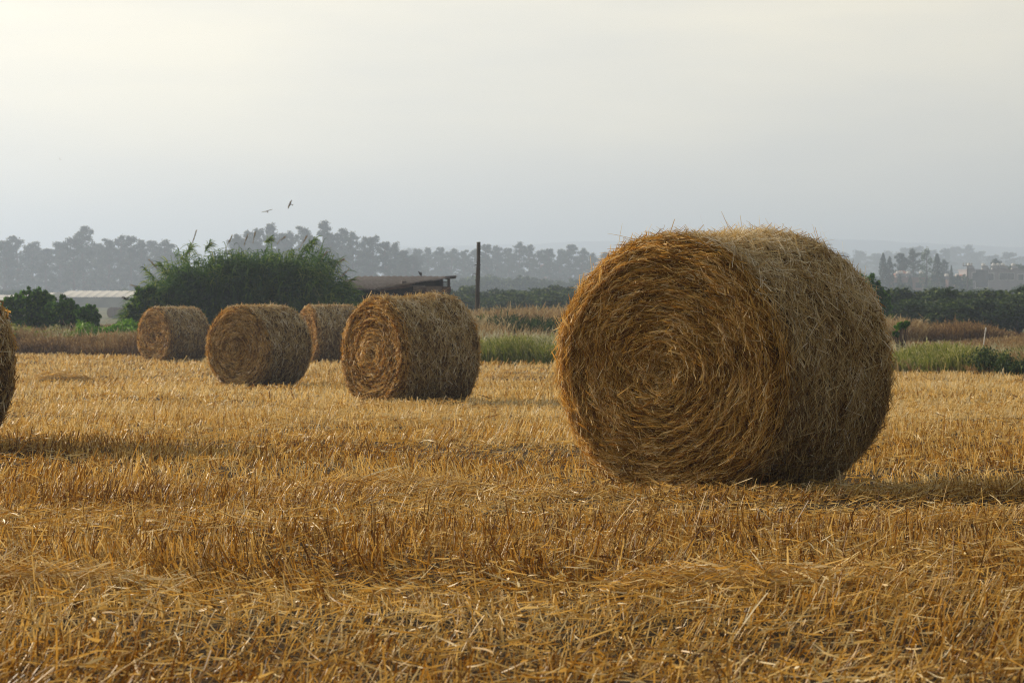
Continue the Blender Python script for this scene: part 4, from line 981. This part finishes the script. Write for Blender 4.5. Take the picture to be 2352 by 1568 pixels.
# ------------------------------------------------------------------ polytunnels
def tunnel(px0, px1, row_top, row_eave, d, label, bays, yaw=0.0, depth=24.0):
    x0, x1 = atx(px0, d), atx(px1, d); z0 = gz((x0+x1)/2, d); s = d / F
    zt = CAMZ - (row_top - 690)*s - z0; ze = CAMZ - (row_eave - 690)*s - z0
    root = empty('polytunnel', ((x0+x1)/2, d, z0), yaw); tag(root, label, 'greenhouse')
    hw = (x1-x0)/2; W = depth; nb = bays
    mb = MB(); a = np.linspace(0, pi, 17); xs = np.linspace(-hw, hw, nb*8 + 1)
    # film sags between the hoops and is skewed by the wind
    A, X = np.meshgrid(a, xs)
    ph = (X + hw) / (2*hw) * nb
    sg = 1 - .022*np.abs(np.sin(ph*pi)) ** .6
    Xs = X + (np.sin(A)) * (2*hw/nb) * .55 * np.clip(1 - np.abs(X)/hw*.0, 0, 1)
    P = np.stack([np.clip(Xs, -hw - .2, hw + (2*hw/nb)*.6), W/2 - W/2*np.cos(A)*sg, ze + (zt-ze)*np.sin(A)**1.6*sg], -1)
    mb.grid(P)
    for e in (P[0], P[-1]):
        mid = np.stack([e[:, 0]*0 + e[:, 0].mean(), W/2 + 0*e[:, 1], ze + 0*e[:, 2]], -1); mb.grid(np.stack([e, mid], 0))
    mb.build('film_cover', M['film'], root, True)
    for k in range(nb + 1):
        xk = -hw + 2*hw*k/nb; mh = MB()
        mh.tube(np.stack([xk + np.sin(a)*(2*hw/nb)*.55, W/2 - (W/2+.02)*np.cos(a), ze + (zt-ze+.03)*np.sin(a)**1.6], -1), .03, 6)
        mh.build('hoop', M['white'], root, True)
    mb = MB(); mb.box((0, W/2, ze/2), (2*hw, W - .1, ze)); mb.build('side_wall', M['film_base'], root)
    mb = MB(); mb.box((0, -.03, ze - .06), (2*hw, .08, .12)); mb.build('gutter', M['iron'], root)
tunnel(128, 400, 667, 682.5, 470, 'long pale polytunnel between the left shrubs and the reed thicket', 13)
tunnel(38, 96, 671, 688, 455, 'pale beige polytunnel just left of the long one, behind shrubs', 2, depth=22)
tunnel(-60, 32, 677, 689, 460, 'low white polytunnel at the far left picture edge', 4)

# ------------------------------------------------------------------ far houses
def house(px0, px1, eave, d, depth, wallm, label, gable=None, wins=(), tanks=0, roofm='roof_tile', parapet=True):
    x0, x1 = atx(px0, d), atx(px1, d); z0 = gz((x0+x1)/2, d) - .3; s = d/F
    ze = CAMZ - (eave-690)*s - z0; w = x1-x0
    root = empty('house', ((x0+x1)/2, d, z0)); tag(root, label, 'house')
    mb = MB(); mb.box((0, depth/2, ze/2), (w, depth, ze)); wl = mb.build('wall', M[wallm], root)
    if gable:
        zr = CAMZ - (gable-690)*s - z0; ov = .5
        mb = MB(); a = [(-w/2-ov, -ov, ze), (w/2+ov, -ov, ze), (w/2+ov, depth+ov, ze), (-w/2-ov, depth+ov, ze)]
        r0, r1 = (0-w*.22, depth/2, zr), (w*.22, depth/2, zr)
        th = .18
        V = a + [r0, r1] + [(x, y, z-th) for x, y, z in a]
        mb.add(V, [[0,1,5,4],[2,3,4,5],[1,2,5,5],[3,0,4,4],[6,7,1,0],[7,8,2,1],[8,9,3,2],[9,6,0,3],[9,8,7,6]]); mb.build('roof', M[roofm], root)
    else:
        mb = MB(); mb.box((0, depth/2, ze + .1), (w + .5, depth + .5, .2)); rf = mb.build('roof', M[roofm if not parapet else wallm], root)
    for k in range(tanks):
        tx = -w/2 + (k+.8)*w/(tanks+.6) + (1.3*sin(k*5.1+w)); mb = MB(); r_ = .55
        mb.lathe([(.01, 0), (r_, .02), (r_, 1.0), (r_*.75, 1.25), (.01, 1.35)], 12, (np.eye(3), np.array([tx, depth*.45, ze + .55]))); mb.box((tx, depth*.45, ze + .37), (1.0, 1.0, .3))
        mb.build('water_tank', M['white'], root)
        mb = MB(); mb.add([(tx-.9, depth*.2, ze+.3), (tx+.9, depth*.2, ze+.3), (tx+.9, depth*.36, ze+1.2), (tx-.9, depth*.36, ze+1.2), (tx-.9, depth*.2+.1, ze+.22), (tx+.9, depth*.2+.1, ze+.22), (tx+.9, depth*.36+.1, ze+1.12), (tx-.9, depth*.36+.1, ze+1.12)], [[0,1,2,3],[7,6,5,4],[0,4,5,1],[1,5,6,2],[2,6,7,3],[3,7,4,0]])
        mb.build('solar_panel', M['winm'], root)
    for (px, row, ww, wh) in wins:
        cx = atx(px, d) - (x0+x1)/2; cz = CAMZ - (row-690)*s - z0
        mb = MB(); mb.box((cx, -.04, cz), (ww+.24, .1, wh+.24)); fr = mb.build('window', M['white' if wallm == 'wall_pale' else 'plank_pale'], root)
        mb = MB(); mb.box((cx, -.1, cz), (ww, .06, wh)); mb.build('pane', M['winm'], fr)
house(2048, 2160, 638, 610, 11, 'wall_pink', 'long pink walled house with white tanks left of the utility pole', None, [(2060, 655, 1.6, 1.3), (2078, 655, 1.4, 1.3), (2110, 655, 1.6, 1.3), (2138, 655, 1.4, 1.3)], 5)
house(2066, 2088, 630, 622, 9, 'wall_pink', 'small red tiled roof rising at the left of the pink house', 621)
house(2222, 2362, 620, 600, 12, 'wall_pale', 'wide pale flat roofed house on the right with rooftop tanks', None, [(2238, 636, 1.2, 2.2), (2255, 640, 3.2, 4.6), (2276, 636, 1.4, 1.8), (2304, 635, 2.1, 1.8), (2321, 635, 1.7, 1.8), (2344, 637, 1.4, 1.6)], 6)
house(2212, 2232, 632, 606, 9, 'wall_pink', 'small reddish roofed house wing directly behind the utility pole', 627, [(2218, 640, 1.6, 1.6)])
house(2176, 2208, 644, 606, 8, 'wall_pink', 'low reddish outbuilding between the pink house and utility pole', None, [], 2)
house(1240, 1256, 612, 870, 9, 'wall_pink', 'tiny pinkish house glimpsed between the pines above the middle', 607)

# ------------------------------------------------------------------ hills
def hill(px, row, d, label_name='hill'):
    pts = px; n = 160; xs = np.linspace(atx(-900, d), atx(3300, d), n)
    pr = np.interp(xs / d * F + 1176, pts, row)
    top = CAMZ - (pr - 690)/F*d + 3.0*vn(xs, 0, 0, 1/160., 3) + 1.2*vn(xs, 0, 0, 1/40., 4)
    dep = np.linspace(-1, 1, 25); prof = np.cos(dep*pi/2)**1.2
    X = np.repeat(xs[:, None], 25, 1); Y = d + dep[None]*d*.18 + 0*X
    g = G(X, Y) - 1.0; Z = g + (np.maximum(top[:, None] - g, .5))*prof[None] + 0.8*vn(X, Y, 0, 1/25., 7)*prof[None]
    mb = MB(); mb.grid(np.stack([X, Y, Z], -1)); tag(mb.build(label_name, M['hillm'], smooth=True), kind='structure')
hill([-900, 700, 900, 1200, 1500, 1720, 1900, 2100, 2352, 3300], [580, 575, 568, 560, 550, 544, 548, 560, 572, 582], 4200)
hill([-900, 800, 1600, 1900, 2060, 2200, 2352, 3300], [640, 640, 630, 596, 585, 592, 602, 610], 1950)

# ------------------------------------------------------------------ birds
def bird(loc, span, heading, roll, pitch, wing, label, mat='bird', body=.42):
    """body of revolution, lofted tapering wings and a fan tail in one mesh; x right wing, y forward"""
    mb = MB(); L = span * body
    prof = [(.001, -.5), (.05, -.42), (.10, -.2), (.145, .05), (.13, .22), (.085, .34), (.09, .40), (.07, .47), (.02, .52), (.006, .58)]
    R = np.array([[1, 0, 0], [0, 0, 1], [0, 1, 0]], float)
    mb.lathe([(a*L*.8, b*L) for a, b in prof], 10, (R, np.zeros(3)))
    for sg in (-1, 1):
        rows = []
        for u in np.linspace(0, 1, 8):
            ch = L*(.42*(1-u)**.5 + .10) if u < .97 else L*.06
            x = sg*u*span/2; z = span/2*wing[0 if sg < 0 else 1](u); y = L*(.12 - .10*u + (.10*sin(u*pi)))
            th = L*.035*(1-u*.8)
            rows.append([[x, y+ch*.4, z], [x, y+ch*.1, z+th], [x, y-ch*.6, z], [x, y+ch*.1, z-th]])
        mb.grid(np.array(rows), closed=True)
    rows = []
    for u in np.linspace(0, 1, 4):
        w = L*(.05 + .16*u); y = -L*(.35 + .38*u); rows.append([[-w, y, 0], [0, y, .012*L+.003], [w, y, 0], [0, y, -.012*L-.003]])
    mb.grid(np.array(rows), closed=True)
    o = mb.build('bird', M[mat], None, True); o.location = loc; o.rotation_euler = (pitch, roll, heading); tag(o, label, 'bird')
up = lambda k: (lambda u: k*u**1.4)
bird(at(614, 486, 150), .80, .30, -.16, .30, (lambda u: .02 - .05*u + .25*max(0, u-.7), lambda u: .05 + .18*u**1.2), 'soaring brown bird with level spread wings, left of two above the reeds')
bird(at(667, 470, 150), .68, .9, -1.02, .3, (lambda u: .05*u, lambda u: .10*u), 'soaring brown bird banking steeply, right of two above the reeds')
bird(at(290, 687, 74), .52, 1.2, .1, .1, (lambda u: .55*u if u < .5 else .275 - .5*(u-.5), lambda u: .35*u), 'dark bird flying low in front of the long polytunnel', 'crow')
bird(at(139.5, 367, 300), .5, .9, .7, .3, (up(.4), up(.4)), 'tiny dark bird high in the left sky', 'crow')
def perched():
    p = at(966, 631, 90); x, y, z = p
    mb = MB(); R0 = np.array([[.80, 0, -.60], [0, 1, 0], [.60, 0, .80]], float)
    mb.lathe([(.001, -.16), (.04, -.13), (.075, -.03), (.078, .05), (.055, .12), (.045, .15), (.052, .19), (.04, .23), (.012, .245)], 12, (R0, np.array([0, 0, .16])))
    mb.tube([[-.13, 0, .37], [-.19, 0, .355]], [.014, .002], 6)
    mb.add([[.06, -.03, .07], [.06, .03, .07], [.24, .045, -.02], [.24, -.045, -.02], [.06, -.03, .045], [.06, .03, .045], [.24, .045, -.03], [.24, -.045, -.03]], [[0,1,2,3],[7,6,5,4],[0,4,5,1],[1,5,6,2],[2,6,7,3],[3,7,4,0]])
    for s in (-.025, .025): mb.tube([[.0, s, .06], [-.01, s, -.03], [0, s, -.12]], [.014, .009, .008], 6)
    rows = [[[-.02+ .05*u, -.07-.02*u, .27+.06*u], [.03+.07*u, -.085, .20-.05*u], [.05+.05*u, -.06, .12-.03*u], [.0+.06*u, -.06, .2]] for u in (0, .5, 1)]
    mb.grid(np.array(rows), closed=True)
    rows = [[[-.02+ .05*u, .07+.02*u, .27+.09*u], [.03+.07*u, .085, .22], [.05+.05*u, .06, .12], [.0+.06*u, .06, .2]] for u in (0, .5, 1)]
    mb.grid(np.array(rows), closed=True)
    o = mb.build('bird', M['crow'], None, True); o.scale = (.55,) * 3; o.location = (x, y, z - .07); tag(o, 'dark bird perched on the edge of the tin roof', 'bird')
perched()

# fallen forked stick by the second bale
def stick():
    x, y = atx(1036, 30.5), 30.5; o = empty('fallen_stick', (x, y, gz(x, y))); tag(o, 'pale forked dry stick lying at the foot of the golden lit bale', 'stick')
    mb = MB(); mb.tube([[-.28, 0, .10], [-.05, 0, .12], [.06, 0, .03]], [.008, .01, .012], 6); mb.tube([[-.05, 0, .12], [-.1, 0, .19]], [.008, .005], 6); mb.tube([[.06, 0, .03], [.2, 0, .10], [.3, .0, .11]], [.01, .008, .005], 6)
    mb.build('branch', M['weed_dry'], o, True)
stick()

# ------------------------------------------------------------------ light, sky, air
SUN_AZ = radians(37); SUN_EL = radians(20)        # azimuth: from the left (-x) turned away from the camera
sdir = np.array([-cos(SUN_AZ)*cos(SUN_EL), sin(SUN_AZ)*cos(SUN_EL), sin(SUN_EL)])
import mathutils
sl = bpy.data.lights.new('sun', 'SUN'); sl.energy = 5.0; sl.angle = radians(.6); sl.color = (1.0, .84, .63)
so = bpy.data.objects.new('sun', sl); C.objects.link(so)
so.rotation_euler = mathutils.Vector((-sdir).tolist()).to_track_quat('-Z', 'Y').to_euler()

w = bpy.data.worlds.new('World'); sc.world = w; w.use_nodes = True; nt = w.node_tree; N = nt.nodes; L = nt.links
bg = N['Background']
sky = N.new('ShaderNodeTexSky'); sky.sky_type = 'NISHITA'; sky.sun_disc = False; sky.sun_elevation = SUN_EL
sky.sun_rotation = math.atan2(sdir[0], sdir[1]); sky.air_density = 1.0; sky.dust_density = 3.0; sky.ozone_density = 1.0
bg.inputs['Strength'].default_value = .1
# a thin veil of cloud over the blue
tc = N.new('ShaderNodeTexCoord'); mp = N.new('ShaderNodeMapping'); mp.inputs['Scale'].default_value = (1, 1, 5)
L.new(tc.outputs['Generated'], mp.inputs['Vector'])
cn = N.new('ShaderNodeTexNoise'); cn.inputs['Scale'].default_value = 5.5; cn.inputs['Detail'].default_value = 4; L.new(mp.outputs[0], cn.inputs['Vector'])
veil = ramp_node(nt, [(.34, (10.7, 9.75, 7.8)), (.66, (13.0, 11.5, 8.4))]); L.new(cn.outputs['Fac'], veil.inputs['Fac'])
mx = N.new('ShaderNodeMix'); mx.data_type = 'RGBA'; mx.inputs[0].default_value = .8
L.new(sky.outputs[0], mx.inputs[6]); L.new(veil.outputs[0], mx.inputs[7])
# the veil is brightest low down and on the sun's side, duller overhead and behind
sx = N.new('ShaderNodeSeparateXYZ'); L.new(tc.outputs['Generated'], sx.inputs[0])
m1 = N.new('ShaderNodeMapRange'); m1.interpolation_type = 'SMOOTHSTEP'; L.new(sx.outputs['Z'], m1.inputs['Value'])
for k, v_ in (('From Min', .1), ('From Max', .6), ('To Min', 1.0), ('To Max', .36)): m1.inputs[k].default_value = v_
dp = N.new('ShaderNodeVectorMath'); dp.operation = 'DOT_PRODUCT'; L.new(tc.outputs['Generated'], dp.inputs[0]); dp.inputs[1].default_value = (-cos(SUN_AZ), sin(SUN_AZ), .2)
m2 = N.new('ShaderNodeMapRange'); L.new(dp.outputs['Value'], m2.inputs['Value'])
for k, v_ in (('From Min', -.6), ('From Max', 1.0), ('To Min', .44), ('To Max', 1.04)): m2.inputs[k].default_value = v_
mm_ = N.new('ShaderNodeMath'); mm_.operation = 'MULTIPLY'; L.new(m1.outputs[0], mm_.inputs[0]); L.new(m2.outputs[0], mm_.inputs[1])
vm = N.new('ShaderNodeVectorMath'); vm.operation = 'SCALE'; L.new(mx.outputs[2], vm.inputs[0]); L.new(mm_.outputs[0], vm.inputs['Scale']); L.new(vm.outputs[0], bg.inputs['Color'])

HAZE = True
if HAZE:
    mb = MB(); zb, zt = -2.6, 140.0
    mb.box((0, 2500, (zb+zt)/2), (9000, 5400, zt-zb))
    hz = bpy.data.materials.new('hazy_air'); hz.use_nodes = True; t = hz.node_tree; t.nodes.clear()
    o_ = t.nodes.new('ShaderNodeOutputMaterial'); v = t.nodes.new('ShaderNodeVolumePrincipled')
    v.inputs['Color'].default_value = (.585, .722, .975, 1); v.inputs['Density'].default_value = .00074; v.inputs['Anisotropy'].default_value = .35
    t.links.new(v.outputs[0], o_.inputs['Volume'])
    tag(mb.build('haze', hz), 'pale morning haze lying over the fields', 'haze', kind='stuff')

# ------------------------------------------------------------------ camera
cam = bpy.data.cameras.new('camera'); co = bpy.data.objects.new('camera', cam); C.objects.link(co); sc.camera = co
cam.lens = 80; cam.sensor_width = 36; cam.clip_end = 20000; cam.clip_start = .1
co.location = (0, 0, CAMZ); co.rotation_euler = (radians(90) - math.atan(94 / F), 0, 0)
cam.dof.use_dof = True; cam.dof.focus_distance = 13.6; cam.dof.aperture_fstop = 9

sc.view_settings.view_transform = 'Standard'; sc.view_settings.look = 'None'; sc.view_settings.exposure = .35; sc.view_settings.gamma = 1
sc.cycles.use_denoising = True; sc.cycles.filter_width = 1.1; sc.cycles.denoising_prefilter = 'NONE'
sc.cycles.max_bounces = 7; sc.cycles.diffuse_bounces = 4; sc.cycles.transmission_bounces = 4; sc.cycles.glossy_bounces = 2; sc.cycles.volume_bounces = 1
